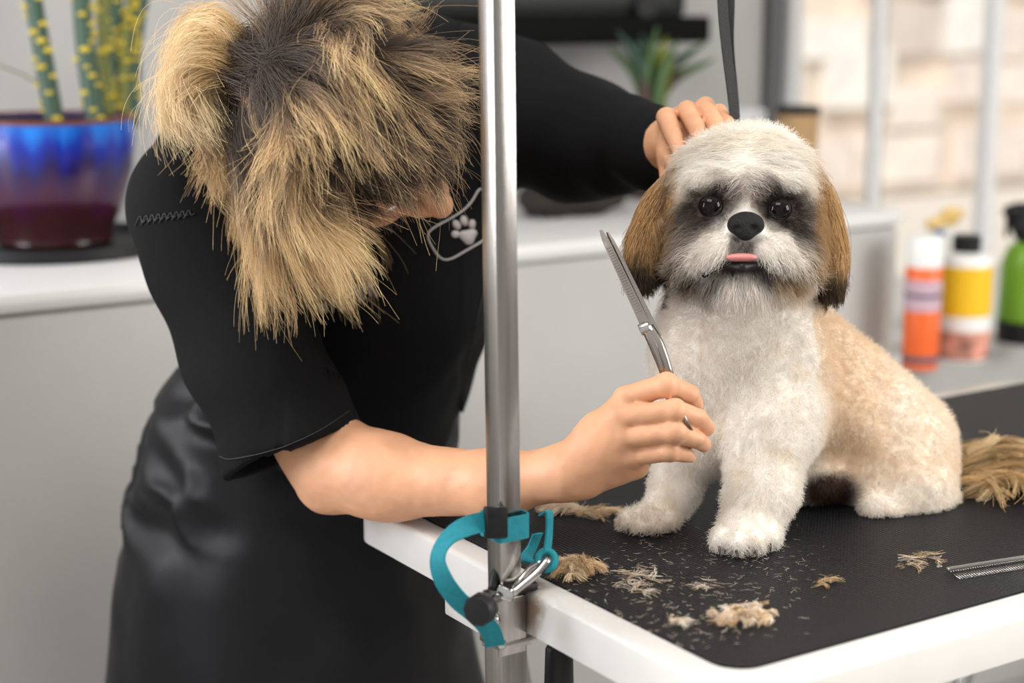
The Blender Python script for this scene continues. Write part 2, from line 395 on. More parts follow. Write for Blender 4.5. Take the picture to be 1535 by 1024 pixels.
# black rubber mat with moulded pimples
M_mat = bpy.data.materials.new('rubber_mat'); M_mat.use_nodes = True
nt = M_mat.node_tree; b = nt.nodes['Principled BSDF']; b.inputs['Base Color'].default_value = (.017, .017, .019, 1); b.inputs['Roughness'].default_value = .42; b.inputs['Specular IOR Level'].default_value = .2
tc = nt.nodes.new('ShaderNodeTexCoord'); mp = nt.nodes.new('ShaderNodeMapping'); mp.inputs['Rotation'].default_value = (0, 0, -AN)
nt.links.new(tc.outputs['Object'], mp.inputs['Vector'])
wv = []
for dr in ('X', 'Y'):
    q = nt.nodes.new('ShaderNodeTexWave'); q.wave_type = 'BANDS'; q.bands_direction = dr; q.inputs['Scale'].default_value = 75 if dr == 'X' else 75
    nt.links.new(mp.outputs[0], q.inputs['Vector']); wv.append(q)
mm = nt.nodes.new('ShaderNodeMath'); mm.operation = 'MULTIPLY'; nt.links.new(wv[0].outputs['Fac'], mm.inputs[0]); nt.links.new(wv[1].outputs['Fac'], mm.inputs[1])
bp = nt.nodes.new('ShaderNodeBump'); bp.inputs['Strength'].default_value = .9; bp.inputs['Distance'].default_value = .0016
nt.links.new(mm.outputs[0], bp.inputs['Height']); nt.links.new(bp.outputs[0], b.inputs['Normal'])
cr = nt.nodes.new('ShaderNodeValToRGB'); cr.color_ramp.elements[0].color = (.006, .006, .007, 1); cr.color_ramp.elements[1].color = (.017, .019, .027, 1)
nt.links.new(mm.outputs[0], cr.inputs[0]); nt.links.new(cr.outputs[0], b.inputs['Base Color'])
prism('mat', rrect(uL+FW+.001, uR-.030, vM, vB-.030, .028), TZ-.012, TZ+.0015, M_mat, table, .0012)
prism('base_panel', rrect(uL+.02, uR-.02, vF+.02, vB-.02, .02), TZ-.030, TZ-.014, M_white, table)
# legs: folding chrome tubes, and the white bracket under the left edge
for s, vv in ((0, vF+.10), (1, vB-.08)):
    tube('leg', [W(uL+.12, vv, TZ-.035), W(uL+.30, vv, .02)], .0125, M_chrome, table, 12)
    tube('leg', [W(uR-.12, vv, TZ-.035), W(uR-.30, vv, .02)], .0125, M_chrome, table, 12)
tube('cross_bar', [W(uL+.30, vF+.10, .06), W(uL+.30, vB-.08, .06)], .0125, M_chrome, table, 12)
tube('cross_bar', [W(uR-.30, vF+.10, .06), W(uR-.30, vB-.08, .06)], .0125, M_chrome, table, 12)
tube('stay', [W(uR-.60, vF+.05, TZ-.05), W(uR-.25, vF+.05, TZ-.085)], .011, M_chrome, table, 12)
tube('stay', [W(uR-.60, vF+.09, TZ-.05), W(uR-.22, vF+.09, TZ-.10)], .011, M_chrome, table, 12)
kb = plane_pt(700, 905, float((uL*U)@V)+0) 
vb = float(G(705, 838, TZ)@V)
boxuv('bracket', uL-.002, uL+.06, vb-.018, vb+.042, TZ-.066, TZ-.039, M_white, table, bev=.002)
kp = S(838, 1003, 1.50)
lathe('knob', [(.002, .022), (.011, .022), (.0125, .019), (.0135, -.02), (.012, -.022)], kp, M_black, table, 20)

# ------------------------------------------------------------------ grooming post clamped to the left edge
pe = G(779, 876, TZ); pu = uL-.014; pv = float(pe@V)
lean = nrm(np.array([-.013, .0, 1.0]))
post = empty('grooming_post', W(pu, pv, 0.3), 'upright square stainless steel grooming post clamped to the table edge', 'post')
HS = .0108
bm = bmesh.new(); base = W(pu, pv, TZ); lo_, hi_ = -.36, .95; cc = base+lean*((lo_+hi_)/2)
box_bm(bm, cc, U, V, lean, HS, HS, (hi_-lo_)/2, .0012); bm_obj('tube', bm, M_steel, post, True)
bm = bmesh.new(); box_bm(bm, base+lean*(-.16)-U*.000, U, V, lean, HS+.003, HS+.003, .12, .0015); bm_obj('sleeve', bm, M_steel, post, True)
bm = bmesh.new(); box_bm(bm, W(pu+.004, pv, TZ-.047), U, V, Z, .020, .0165, .0035, .001); box_bm(bm, W(pu-.002, pv-.0145, TZ-.03), U, V, Z, .014, .0012, .026, .0008)
box_bm(bm, W(pu+.0, pv+.0145, TZ-.03), U, V, Z, .014, .0012, .026, .0008); bm_obj('clamp_bracket', bm, M_steel, post, True)
bm = bmesh.new(); box_bm(bm, W(pu+.006, pv-.004, TZ+.003), U, V, Z, .016, .017, .004, .0025)
bm_obj('clamp_jaw', bm, M_black, post, True)
tube('clamp_arm', spline([S(776, 862, 1.455), S(757, 846, 1.45), S(744, 858, 1.445), S(738, 885, 1.44)], 14), .0042, M_black, post)
kn = S(721, 913, 1.395)
kd = nrm(S(752, 893, 1.44)-kn); kx = nrm(np.cross(kd, Z)); ky = np.cross(kd, kx)
lathe('clamp_knob', [(.004, -.010), (.0115, -.0095), (.0138, -.006), (.0138, .004), (.011, .0085), (.005, .010)], kn, M_black, post, 10, (kx, ky, kd))
tube('screw', [kn, kn+kd*.042], .0042, M_chrome, post, 10)
bm = bmesh.new(); bmesh.ops.create_uvsphere(bm, u_segments=10, v_segments=6, radius=.0045, matrix=Matrix.Translation(S(752, 966, 1.435))); bm_obj('rivet', bm, M_chrome, post, True)
bm = bmesh.new(); bmesh.ops.create_uvsphere(bm, u_segments=10, v_segments=6, radius=.0055, matrix=Matrix.Translation(S(741, 930, 1.435))); bm_obj('rivet', bm, M_chrome, post, True)
# rusty grime on the frame beside the clamp
M_fst = M_white.copy(); M_fst.name = 'stained_enamel'; nt = M_fst.node_tree; b = nt.nodes['Principled BSDF']; src = b.inputs['Base Color'].links[0].from_socket
tc = [x for x in nt.nodes if x.type == 'TEX_COORD'][0]; vm = nt.nodes.new('ShaderNodeVectorMath'); vm.operation = 'DISTANCE'; vm.inputs[1].default_value = W(uL, pv-.016, TZ-.016); nt.links.new(tc.outputs['Object'], vm.inputs[0])
nz = nt.nodes.new('ShaderNodeTexNoise'); nz.inputs['Scale'].default_value = 55; nz.inputs['Detail'].default_value = 5; nt.links.new(tc.outputs['Object'], nz.inputs['Vector'])
m1 = nt.nodes.new('ShaderNodeMath'); m1.operation = 'MULTIPLY_ADD'; m1.inputs[1].default_value = -.045; nt.links.new(nz.outputs['Fac'], m1.inputs[0]); nt.links.new(vm.outputs['Value'], m1.inputs[2])
mr = nt.nodes.new('ShaderNodeMapRange'); mr.inputs[1].default_value = .004; mr.inputs[2].default_value = -.014; mr.inputs[3].default_value = 0; mr.inputs[4].default_value = .9; nt.links.new(m1.outputs[0], mr.inputs[0])
mc = nt.nodes.new('ShaderNodeMix'); mc.data_type = 'RGBA'; nt.links.new(mr.outputs[0], mc.inputs[0]); nt.links.new(src, mc.inputs[6]); mc.inputs[7].default_value = (.17, .10, .055, 1); nt.links.new(mc.outputs[2], b.inputs['Base Color'])
fr.data.materials[0] = M_fst

# ------------------------------------------------------------------ teal grooming loop
loop = empty('grooming_loop', S(740, 850, 1.43), 'teal webbing grooming loop with black slider strapped round the post', 'strap')
zw = np.array([0, -.1, 1.0])
ring = [W(pu+a*HS*1.35, pv+b*HS*1.35, TZ+.058) for a, b in ((-1, -.3), (-1, -1), (-.2, -1.05), (1, -1), (1.05, 0), (1, 1), (0, 1.05), (-1, 1), (-1.05, .2), (-1, -.3))]
ribbon('band', spline(ring, 40), .0215, Z, .0018, M_teal, loop)
path = [(757, 783, 1.435), (735, 781, 1.425), (700, 789, 1.415), (670, 808, 1.41), (656, 836, 1.405), (664, 868, 1.405), (685, 898, 1.41), (708, 917, 1.415), (728, 936, 1.42), (738, 952, 1.425), (742, 968, 1.43)]
wds = [(0, 1, 0), (0, 1, 0), (-.15, .9, .35), (-.35, .55, .75), (-.7, .1, .7), (-.95, -.3, .35), (-.85, -.5, .2), (-.8, -.6, .2), (-.75, -.6, .2), (-.8, -.5, .2), (-.9, -.4, .2)]
pp = spline([S(*q) for q in path], 44); ww = spline([RIGHT*a+UP*b_+FWD*c_ for a, b_, c_ in wds], 44)
wid = .0172
ribbon('strap', pp, wid, ww, .0018, M_teal, loop)
ribbon('tail', spline([S(812, 772, 1.465), S(823, 768, 1.46), (S(823, 800, 1.46)), S(820, 830, 1.455)], 16), .010, FWD*.8+RIGHT*.5, .0018, M_teal, loop)
ribbon('tail', spline([S(806, 800, 1.47), S(798, 820, 1.475), (S(790, 838, 1.47)), S(808, 846, 1.455)], 16), .012, FWD*.5+RIGHT*.5, .0018, M_teal, loop)
th = np.linspace(0, 2*math.pi, 20, endpoint=False)
kc = S(819, 840, 1.452); tube('knot', [kc+RIGHT*.0075*math.cos(a)+UP*.0075*math.sin(a)+FWD*.003*math.sin(a) for a in th], .0036, M_teal, loop, 8, True)
bm = bmesh.new(); box_bm(bm, S(743, 783, 1.423), nrm(RIGHT+.3*FWD), nrm(FWD-.3*RIGHT), Z, .0095, .006, .0140, .0015)
box_bm(bm, S(734, 768, 1.421), nrm(RIGHT+.3*FWD), nrm(FWD-.3*RIGHT), Z, .003, .008, .0035, .001); bm_obj('slider', bm, M_black, loop, True)
hook = [S(822, 838, 1.445), S(806, 858, 1.44), S(785, 876, 1.435), S(768, 890, 1.43)]
tube('snap_hook', spline(hook, 12), .0040, M_chrome, loop)
tube('snap_hook', spline([S(812, 842, 1.45), S(795, 852, 1.45), S(778, 872, 1.445), S(770, 884, 1.435)], 12), .0028, M_chrome, loop)
bm = bmesh.new(); box_bm(bm, S(757, 890, 1.432), nrm(RIGHT-.4*UP), nrm(FWD), nrm(UP+.4*RIGHT), .008, .005, .0055, .0025); bm_obj('snap_body', bm, M_chrome, loop, True)

# ------------------------------------------------------------------ the dog
M_fur = mat('dog_fur', (.8, .75, .68), .75, attr='col', spec=.25)
nt = M_fur.node_tree; _b = nt.nodes['Principled BSDF']; _t = nt.nodes.new('ShaderNodeBsdfTranslucent'); _m = nt.nodes.new('ShaderNodeMixShader'); _m.inputs[0].default_value = .38
_a = [x for x in nt.nodes if x.type == 'ATTRIBUTE'][0]; nt.links.new(_a.outputs['Color'], _t.inputs['Color']); nt.links.new(_b.outputs[0], _m.inputs[1]); nt.links.new(_t.outputs[0], _m.inputs[2]); nt.links.new(_m.outputs[0], nt.nodes['Material Output'].inputs[0])
M_furskin = mat('dog_coat', (.8, .75, .68), .9, attr='col', spec=.1)
dog = empty('dog', S(1180, 780, 1.66), 'small cream and tan shih tzu with dark eye patches sitting on the black mat', 'dog')
WH = np.array([.94, .89, .83]); CRM = np.array([.88, .75, .59]); TAN = np.array([.78, .59, .385]); GOLD = np.array([.52, .335, .165]); DK = np.array([.030, .023, .020]); GRY = np.array([.20, .155, .135])
bodyp = [
    sc((1112, 430, 1.635, 92), (1108, 500, 1.65, 112), .03), sc((1108, 500, 1.65, 112), (1122, 610, 1.66, 104), .03),
    sc((1050, 560, 1.645, 62), (1040, 640, 1.645, 50), .03), sc((1165, 540, 1.64, 58), (1160, 640, 1.62, 60), .03),
    sc((1165, 545, 1.70, 92), (1310, 668, 1.74, 92), .03), sc((1190, 500, 1.71, 45), (1372, 652, 1.76, 50), .04),
    se((1340, 690, 1.72), (82, 82, 80), .03), se((1352, 735, 1.69), (72, 46, 55), .03),
    sc((1310, 762, 1.655, 22), (1395, 760, 1.68, 24), .012), se((1418, 752, 1.70), (16, 22, 24), .012), se((1222, 715, 1.70), (60, 38, 60), .02),
    sc((1152, 620, 1.61, 58), (1143, 735, 1.585, 46), .025), sc((1143, 735, 1.585, 46), (1122, 792, 1.575, 42), .015), se((1113, 803, 1.557), (44, 27, 36), .012),
    sc((1030, 640, 1.64, 44), (1012, 735, 1.645, 31), .025), sc((1012, 735, 1.645, 31), (992, 775, 1.64, 30), .015), se((972, 781, 1.617), (42, 22, 34), .012)]
for (x, y, d) in ((1082, 808, 1.538), (1107, 813, 1.530), (1134, 812, 1.532), (1154, 804, 1.548)): bodyp.append(se((x, y, d), (15, 19, 20), .005))
for (x, y, d) in ((941, 782, 1.603), (958, 788, 1.595), (980, 788, 1.594), (1002, 782, 1.606)): bodyp.append(se((x, y, d), (13, 15, 18), .005))
headp = [
    se((1117, 300, 1.605), (104, 96, 100), .02), se((1117, 340, 1.60), (104, 80, 90), .03), se((1117, 250, 1.60), (85, 55, 80), .03),
    se((1058, 375, 1.575), (52, 52, 58), .025), se((1176, 372, 1.575), (52, 52, 58), .025),
    se((1084, 377, 1.525), (36, 27, 30), .012), se((1149, 376, 1.525), (36, 27, 30), .012), se((1113, 420, 1.548), (56, 32, 45), .015),
    se((1118, 345, 1.528), (24, 22, 26), .012), se((1072, 270, 1.540), (38, 16, 26), .02), se((1168, 272, 1.540), (38, 16, 26), .02),
    se((1065, 310, 1.528), (15, 13, 14), .008, sub=True), se((1168, 315, 1.528), (15, 13, 14), .008, sub=True),
    se((1112, 392, 1.508), (30, 7, 18), .006, sub=True),
    # ear leathers hanging at the sides of the head
    sc((1010, 275, 1.615, 16), (968, 345, 1.60, 20), .012), sc((968, 345, 1.60, 20), (962, 402, 1.595, 18), .01),
    sc((1224, 275, 1.615, 16), (1240, 350, 1.605, 18), .012), sc((1240, 350, 1.605, 18), (1243, 410, 1.60, 15), .01)]
dprims = bodyp+headp
lo, hi = bounds(dprims, .02); lo[2] = TZ-.01
dv, df = sdf_mesh(dprims, lo, hi, .0028, clip=lambda P: (TZ+.002)-P[..., 2], disp=lambda P: .0012*vnoise(P, 160, 3)+.002*vnoise(P, 45, 5))
def is_head(P, px, py, d):
    return ((py < 440) & (((px-1117)/140)**2+((py-330)/125)**2 < 1.15)) | (((px < 1004) | (px > 1226)) & (py < 464) & (py > 230) & (d < 1.645))
def dog_color(P):
    px, py, d = proj(P); n1 = vnoise(P, 60, 11)*.5+vnoise(P, 150, 12)*.5
    c = np.tile(WH, (len(P), 1))
    # saddle of tan over the back and flank
    saddle = sstep(-18, 42, (px-1222)+.22*(600-py)*(py < 600)+12*n1)*sstep(430, 480, py)*(1-.75*sstep(690, 745, py+18*n1))
    saddle = np.where((px < 1190) | (d < 1.60), 0, saddle)*(.85-.45*blob(px, py, 1390, 600, 70, 120, .6))
    c = mixc(c, TAN*1.08, saddle*(.72+.25*n1)); 
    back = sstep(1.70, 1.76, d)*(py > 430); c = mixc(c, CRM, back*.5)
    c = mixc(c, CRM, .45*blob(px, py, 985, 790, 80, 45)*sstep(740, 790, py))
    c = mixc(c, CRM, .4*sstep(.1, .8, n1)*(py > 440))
    c = mixc(c, (.10, .06, .045), blob(px, py, 1245, 735, 42, 26)*(d > 1.64))  # shade of the belly recess, painted into the coat colour
    hm = is_head(P, px, py, d).astype(float)
    h = np.tile(WH*1.02, (len(P), 1)); jx = px+9*n1; jy = py+8*vnoise(P, 90, 15)
    front = sstep(1.625, 1.575, d)
    h = mixc(h, CRM, .75*sstep(70, 112, np.abs(jx-1117))); h = mixc(h, TAN, .6*sstep(95, 118, np.abs(jx-1117)))
    h = mixc(h, CRM, .55*sstep(240, 205, jy)*(.5+.5*n1)); h = mixc(h, CRM, .8*(1-front))
    f = mixc(h, CRM*.9, .55*blob(jx, jy, 1030, 375, 40, 60)); f = mixc(f, GRY, .75*blob(jx, jy, 1028, 355, 30, 48))
    f = mixc(f, GRY*1.1, .8*blob(jx, jy, 1208, 350, 26, 52)); f = mixc(f, CRM, .6*blob(jx, jy, 1195, 405, 35, 40))
    for cx, cy, rx, ry, col, k in ((1056, 311, 36, 27, GRY*.75, .92), (1179, 320, 37, 30, GRY*.7, .92), (1088, 292, 26, 32, GRY*1.4, .85), (1148, 292, 26, 32, GRY*1.4, .85),
                                   (1083, 282, 11, 13, DK, .8), (1161, 284, 13, 14, DK, .8), (1062, 310, 26, 20, DK*1.3, .9), (1174, 317, 30, 24, DK*1.3, .95), (1192, 335, 18, 26, DK*2, .8), (1040, 330, 24, 16, DK*3, .7),
                                   (1062, 380, 36, 26, WH, .85), (1168, 380, 36, 28, WH, .85), (1094, 350, 22, 20, WH*.9, .6), (1146, 350, 22, 20, WH*.9, .6), (1116, 368, 20, 18, DK*2.5, .8),
                                   (1113, 432, 50, 30, WH, .97), (1046, 428, 32, 24, DK*1.2, .97), (1170, 414, 32, 17, DK*1.2, .97), (1112, 402, 44, 9, DK, .97), (1050, 440, 26, 14, TAN*.7, .6), (1185, 428, 26, 22, TAN, .7)):
        f = mixc(f, col, k*blob(jx, jy, cx, cy, rx, ry, .4))
    f = mixc(f, WH, .9*(np.abs(jx-1119) < 5)*(jy < 325)*(jy > 180))
    h = h*(1-front[:, None])+f*front[:, None]
    ear = ((np.abs(px-1117) > 104) & (py > 250)).astype(float)
    ec = np.tile(GOLD, (len(P), 1)); ec = mixc(ec, GRY, .6*np.where(px < 1117, sstep(975, 1000, jx), sstep(1226, 1210, jx))*sstep(300, 350, jy)); ec = mixc(ec, DK*1.3, .93*sstep(0, 40, jy-np.where(px < 1117, 380, 400)))
    h = h*(1-ear[:, None])+ec*ear[:, None]
    return np.clip(c*(1-hm[:, None])+h*hm[:, None], .01, .95)
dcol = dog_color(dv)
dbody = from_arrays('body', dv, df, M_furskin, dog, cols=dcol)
print('dog', len(dv))
# --- coat
def curl(P, amp, seedless=True):
    n, k = P.shape[:2]; t = np.linspace(0, 1, k)[None, :, None]; ph = RNG.random((n, 1, 3))*6.28; fr = 5+4*RNG.random((n, 1, 3))
    return P+amp*np.sin(ph+fr*t)*t
def grow(p, n, dirs, L, k, grav=.0, amp=0):
    out = np.zeros((len(p), k, 3)); out[:, 0] = p; d = nrm(dirs); st = (L/(k-1))[:, None]
    for i in range(1, k):
        d = nrm(d+np.array([0, 0, -1.0])*grav); out[:, i] = out[:, i-1]+d*st
    return curl(out, amp) if amp else out
HEADC = S(1117, 320, 1.605)
def keep_body(c):
    px, py, d = proj(c); return np.where(is_head(c, px, py, d), 0.0, 1.0)*np.where(c[:, 2] < TZ+.004, .0, 1)
NB = 75000
p, n = sample(dv, df, NB, keep_body); cl = dog_color(p)
dr = n*.62+np.array([0, 0, -.38])+.34*np.stack([vnoise(p, 110, s) for s in (21, 22, 23)], -1)+.30*RNG.normal(size=p.shape)
px, py, d_ = proj(p); Lf = (.0062+.0032*RNG.random(NB))*np.where(p[:, 2] < TZ+.035, .75, 1.0)
st = grow(p, n, dr, Lf, 4, .12, .0012); st[..., 2] = np.maximum(st[..., 2], TZ+.0025)
ccol = np.clip(cl*(.9+.2*RNG.random((NB, 1))), 0, .96)
curves('body_fur', st, np.linspace(.00022, .00008, 4)[None], ccol[:, None, :]*np.linspace(.95, 1.04, 4)[None, :, None], M_fur, dog)
def keep_head(c):
    px, py, d = proj(c); k = is_head(c, px, py, d).astype(float)
    for cx, cy, rx, ry in ((1065, 309, 21, 18), (1168, 314, 21, 18), (1118, 336, 30, 25), (1112, 391, 34, 8)):
        k *= (((px-cx)/rx)**2+((py-cy)/ry)**2 > 1) | (d > 1.58)
    return k
NH = 42000
p, n = sample(dv, df, NH, keep_head); px, py, d_ = proj(p)
fx = RIGHT[None]*((px-1118)/60)[:, None]+UP[None]*((330-py)/70)[:, None]
fore = (py < 290)[:, None]
dirs = np.where(fore, RIGHT*np.where(np.abs(px-1118) < 14, np.sign(RNG.random(NH)-.5+(px-1118)/40), np.sign(px-1118))[:, None]*.9+UP*((230-py)/160)[:, None]+FWD*.25*((py < 240)[:, None]), nrm(fx))
dirs = nrm(dirs-n*np.sum(dirs*n, 1, keepdims=True))+n*np.where(py < 290, .28, .42)[:, None]
dirs += .22*np.stack([vnoise(p, 70, s) for s in (31, 32, 33)], -1)+.13*RNG.normal(size=p.shape)
eye = np.minimum(np.hypot(px-1065, py-309), np.hypot(px-1168, py-314)); nos = np.hypot(px-1118, (py-336)*1.1); mou = np.hypot((px-1112)*.5, (py-395)*1.4)
Lh = (.017+.010*RNG.random(NH))*np.clip((eye-14)/55, .2, 1)*np.clip((nos-18)/45, .2, 1)*np.clip((mou-3)/28, .22, 1)
earm = (np.abs(px-1117) > 100) & (py > 250); dirs = np.where(earm[:, None], n*.3+np.array([0, 0, -1.0])+.2*RNG.normal(size=p.shape), dirs); Lh = np.where(earm, .02, np.where(py < 210, Lh*.75, Lh))
st = grow(p, n, dirs, Lh, 6, .10, .0015)
tipc = dog_color(st[:, 3]); rootc = dog_color(p)
cc = rootc[:, None, :]*np.linspace(1, .45, 6)[None, :, None]+tipc[:, None, :]*np.linspace(0, .55, 6)[None, :, None]
for j_ in range(6): cc[earm, j_] = dog_color(st[earm, j_])
curves('head_fur', st, np.linspace(.00026, .00008, 6)[None], np.clip(cc*(.8+.32*RNG.random((NH, 1, 1))), 0, .95), M_fur, dog)
# --- long silky ear hair
for side, pts, axis in ((-1, [(1016, 256, 1.612), (988, 288, 1.60), (964, 348, 1.59), (962, 400, 1.59)], None), (1, [(1222, 262, 1.612), (1236, 300, 1.60), (1248, 355, 1.60), (1248, 405, 1.595)], None)):
    NE = 5200; ng = 90
    cl_ = spline([S(*q) for q in pts], 40); t = RNG.random(NE)**.8; base = cl_[np.minimum((t*40).astype(int), 39)]
    ang = RNG.random(NE)*6.28; rad = np.sqrt(RNG.random(NE))*.011
    p = base+RIGHT*(np.cos(ang)*rad)[:, None]+FWD*(np.sin(ang)*rad*.9)[:, None]
    px, py, d_ = proj(p); yend = np.where(side < 0, 442, 456)+RNG.normal(size=NE)*9-np.abs(RNG.normal(size=NE))*16
    L = np.clip((yend-py)*1.60/F, .012, .2); k = 11
    fan = (RNG.random(NE)*2-1)
    out = RIGHT*(np.where(side < 0, -.66+.52*fan, .30+.45*fan))[:, None]*1.0+FWD*(-.25+.35*RNG.random(NE))[:, None]
    out *= np.clip(1.15-1.0*t, .2, 1)[:, None]
    P = np.zeros((NE, k, 3)); P[:, 0] = p; dcur = nrm(out+np.array([0, 0, -.75])+.08*RNG.normal(size=p.shape))
    for i in range(1, k):
        u_ = i/(k-1); dcur = nrm(dcur+np.array([0, 0, -.30])-out*(.35*u_*u_)); P[:, i] = P[:, i-1]+dcur*(L/(k-1))[:, None]
    # locks
    gi = RNG.integers(0, NE, ng); q = np.argmin(((P[:, None, 5]-P[gi][None, :, 5])**2).sum(-1), 1); wgt = (np.linspace(0, 1, k)**1.3*.55)[None, :, None]
    P = P*(1-wgt)+P[gi][q]*wgt; P = curl(P, .0012)
    ppx, ppy, _ = proj(P); nz = vnoise(P[:, 5], 120, 41)[:, None]
    dark = sstep(-.12, .55, (ppy-(380 if side < 0 else 404))/60+.25*nz+.0*ppx)
    inner = sstep(20, -10, (ppx-985)) if side < 0 else sstep(-5, 25, ppx-1218)
    C = np.tile(GOLD*1.1, (NE, k, 1))*(.7+.6*RNG.random((NE, 1, 1)))
    C = mixc(C, GRY*.9, (1-inner)*.65); C = mixc(C, DK*1.2, dark*(.92 if side < 0 else .8)); C = mixc(C, CRM, .5*sstep(290, 250, ppy))
    curves('ear_fur', P, np.linspace(.0003, .0001, k)[None], np.clip(C, 0, .9), M_fur, dog)
# --- eyes, nose, mouth
M_eye = mat('dog_eye', (.006, .004, .0035), .05, spec=.2)
for (x, y) in ((1065, 309), (1168, 314)):
    bm = bmesh.new(); bmesh.ops.create_uvsphere(bm, u_segments=24, v_segments=16, radius=Rm(18, 1.53), matrix=Matrix.Translation(S(x, y, 1.527))); bm_obj('eye', bm, M_eye, dog, True)
    e = S(x, y, 1.527); th = np.linspace(0, 6.283, 24, endpoint=False)
    tube('eyelid', [e+RIGHT*Rm(17.5, 1.53)*math.cos(a)+UP*Rm(14.5, 1.53)*math.sin(a)-FWD*(.0045-.002*math.cos(a)**2) for a in th], .0013, mat('eyelid_skin', (.005, .004, .004), .8, spec=.1), dog, 6, True)
M_nose = mat('dog_nose', (.007, .0065, .007), .5, bump=.8, bscale=900, spec=.3)
npz = [se((1118, 331, 1.508), (22.5, 14, 15), .006), se((1118, 345, 1.506), (16, 16, 12), .006), se((1102, 338, 1.506), (12, 12, 12), .005), se((1134, 338, 1.506), (12, 12, 12), .005),
       se((1105, 342, 1.497), (6, 4.5, 7), .003, sub=True), se((1131, 342, 1.497), (6, 4.5, 7), .003, sub=True), sc((1118, 340, 1.496, 1.2), (1118, 366, 1.500, 1.2), .002, sub=True)]
lo, hi = bounds(npz, .006); v, f = sdf_mesh(npz, lo, hi, .0009); from_arrays('nose', v, f, M_nose, dog)
M_lip = mat('dog_lip', (.010, .008, .008), .45, spec=.3)
lp = [sc((1080, 396, 1.516, 6), (1112, 401, 1.505, 7.5), .004), sc((1112, 401, 1.505, 7.5), (1148, 396, 1.516, 6), .004), sc((1080, 396, 1.516, 5), (1056, 412, 1.526, 5), .004), sc((1148, 396, 1.516, 5), (1170, 406, 1.524, 5), .004)]
lo, hi = bounds(lp, .006); v, f = sdf_mesh(lp, lo, hi, .0012); from_arrays('lip', v, f, M_lip, dog)
tp_ = [se((1112, 386, 1.504), (24, 6.5, 12), .003)]
lo, hi = bounds(tp_, .006); v, f = sdf_mesh(tp_, lo, hi, .001); from_arrays('tongue', v, f, mat('tongue', (.62, .24, .23), .35, sss=.2), dog)
# claws
M_claw = mat('claw', (.05, .035, .03), .4)
for (x, y, d) in ((1078, 822, 1.529), (1104, 829, 1.521), (1133, 828, 1.522), (1154, 819, 1.537), (941, 794, 1.597), (958, 799, 1.589), (981, 799, 1.588)):
    a = S(x, y-3, d); tube('claw', [a, a-FWD*.003+np.array([0, -.002, -.003]), a-FWD*.004+np.array([0, -.003, -.0065])], [.0016, .0012, .0004], M_claw, dog, 6)

# ------------------------------------------------------------------ the groomer
person = empty('person', (S(440, 900, 1.95)[0], S(440, 900, 1.95)[1], 0), 'person in black polo shirt and apron bending over the table with scissors in hand', 'person')
M_skin = mat('skin', (.70, .37, .215), .48, sss=.12, var=.10, vscale=28, bump=.12, bscale=700, spec=.4)
# --- skin: both arms and hands, neck and head grown as one surface
HC = S(519, 194, 1.62)
hu = nrm(RIGHT*-.06+UP*.128-FWD*.99); hf = nrm(RIGHT*.787+UP*-.60-FWD*.125); hf = nrm(hf-hu*(hf@hu)); hl = np.cross(hu, hf)
HR = np.stack([hf, hl, hu])
def Hd(f, l, u): return HC+hf*f+hl*l+hu*u
arm = [
    sc((300, 320, 1.72, 62), (420, 560, 1.70, 56), .02), sc((420, 560, 1.70, 58), (497, 708, 1.665, 50), .02),
    sc((497, 708, 1.665, 51), (590, 718, 1.63, 57), .02), sc((590, 718, 1.63, 57), (745, 726, 1.57, 47), .02), sc((745, 726, 1.57, 47), (853, 707, 1.525, 38), .02),
    se((486, 738, 1.665), (22, 24, 24), .02), sc((470, 660, 1.68, 50), (555, 706, 1.645, 54), .03)]
# right hand: metacarpals, then fingers wrapped round the scissor handles
MC = {'i': (938, 596, 1.505), 'm': (930, 625, 1.497), 'r': (936, 655, 1.497), 'p': (948, 684, 1.503)}
rh = [sc((853, 707, 1.525, 37), (900, 672, 1.512, 34), .02)]
for q in MC.values(): rh.append(sc((872, 694, 1.518, 24), (*q, 18), .012))
rh += [se((905, 665, 1.515), (46, 48, 22), .015), sc((885, 715, 1.525, 26), (955, 700, 1.520, 18), .014)]
fing = [[(938, 596, 1.505, 17.5), (999, 577, 1.488, 17.5), (1034, 592, 1.508, 15), (1042, 606, 1.525, 12.5)],
        [(930, 625, 1.497, 17.5), (1012, 616, 1.478, 17), (1046, 627, 1.495, 14.5), (1060, 642, 1.512, 12)],
        [(936, 655, 1.497, 17), (1012, 648, 1.478, 16.5), (1044, 659, 1.495, 14), (1055, 667, 1.508, 11.5)],
        [(948, 684, 1.503, 15), (1004, 677, 1.487, 14.5), (1026, 681, 1.50, 12.5), (1034, 685, 1.508, 9.5)]]
for fg in fing:
    for i in range(3): rh.append(sc(fg[i], fg[i+1], .0018))
    rh.append(se(fg[1][:3], (fg[1][3]*1.07,)*3, .003))
rh += [sc((900, 690, 1.535, 20), (955, 650, 1.545, 17), .008), sc((955, 650, 1.545, 17), (1010, 610, 1.545, 14), .005), sc((1010, 610, 1.545, 14), (1034, 588, 1.545, 11), .004)]
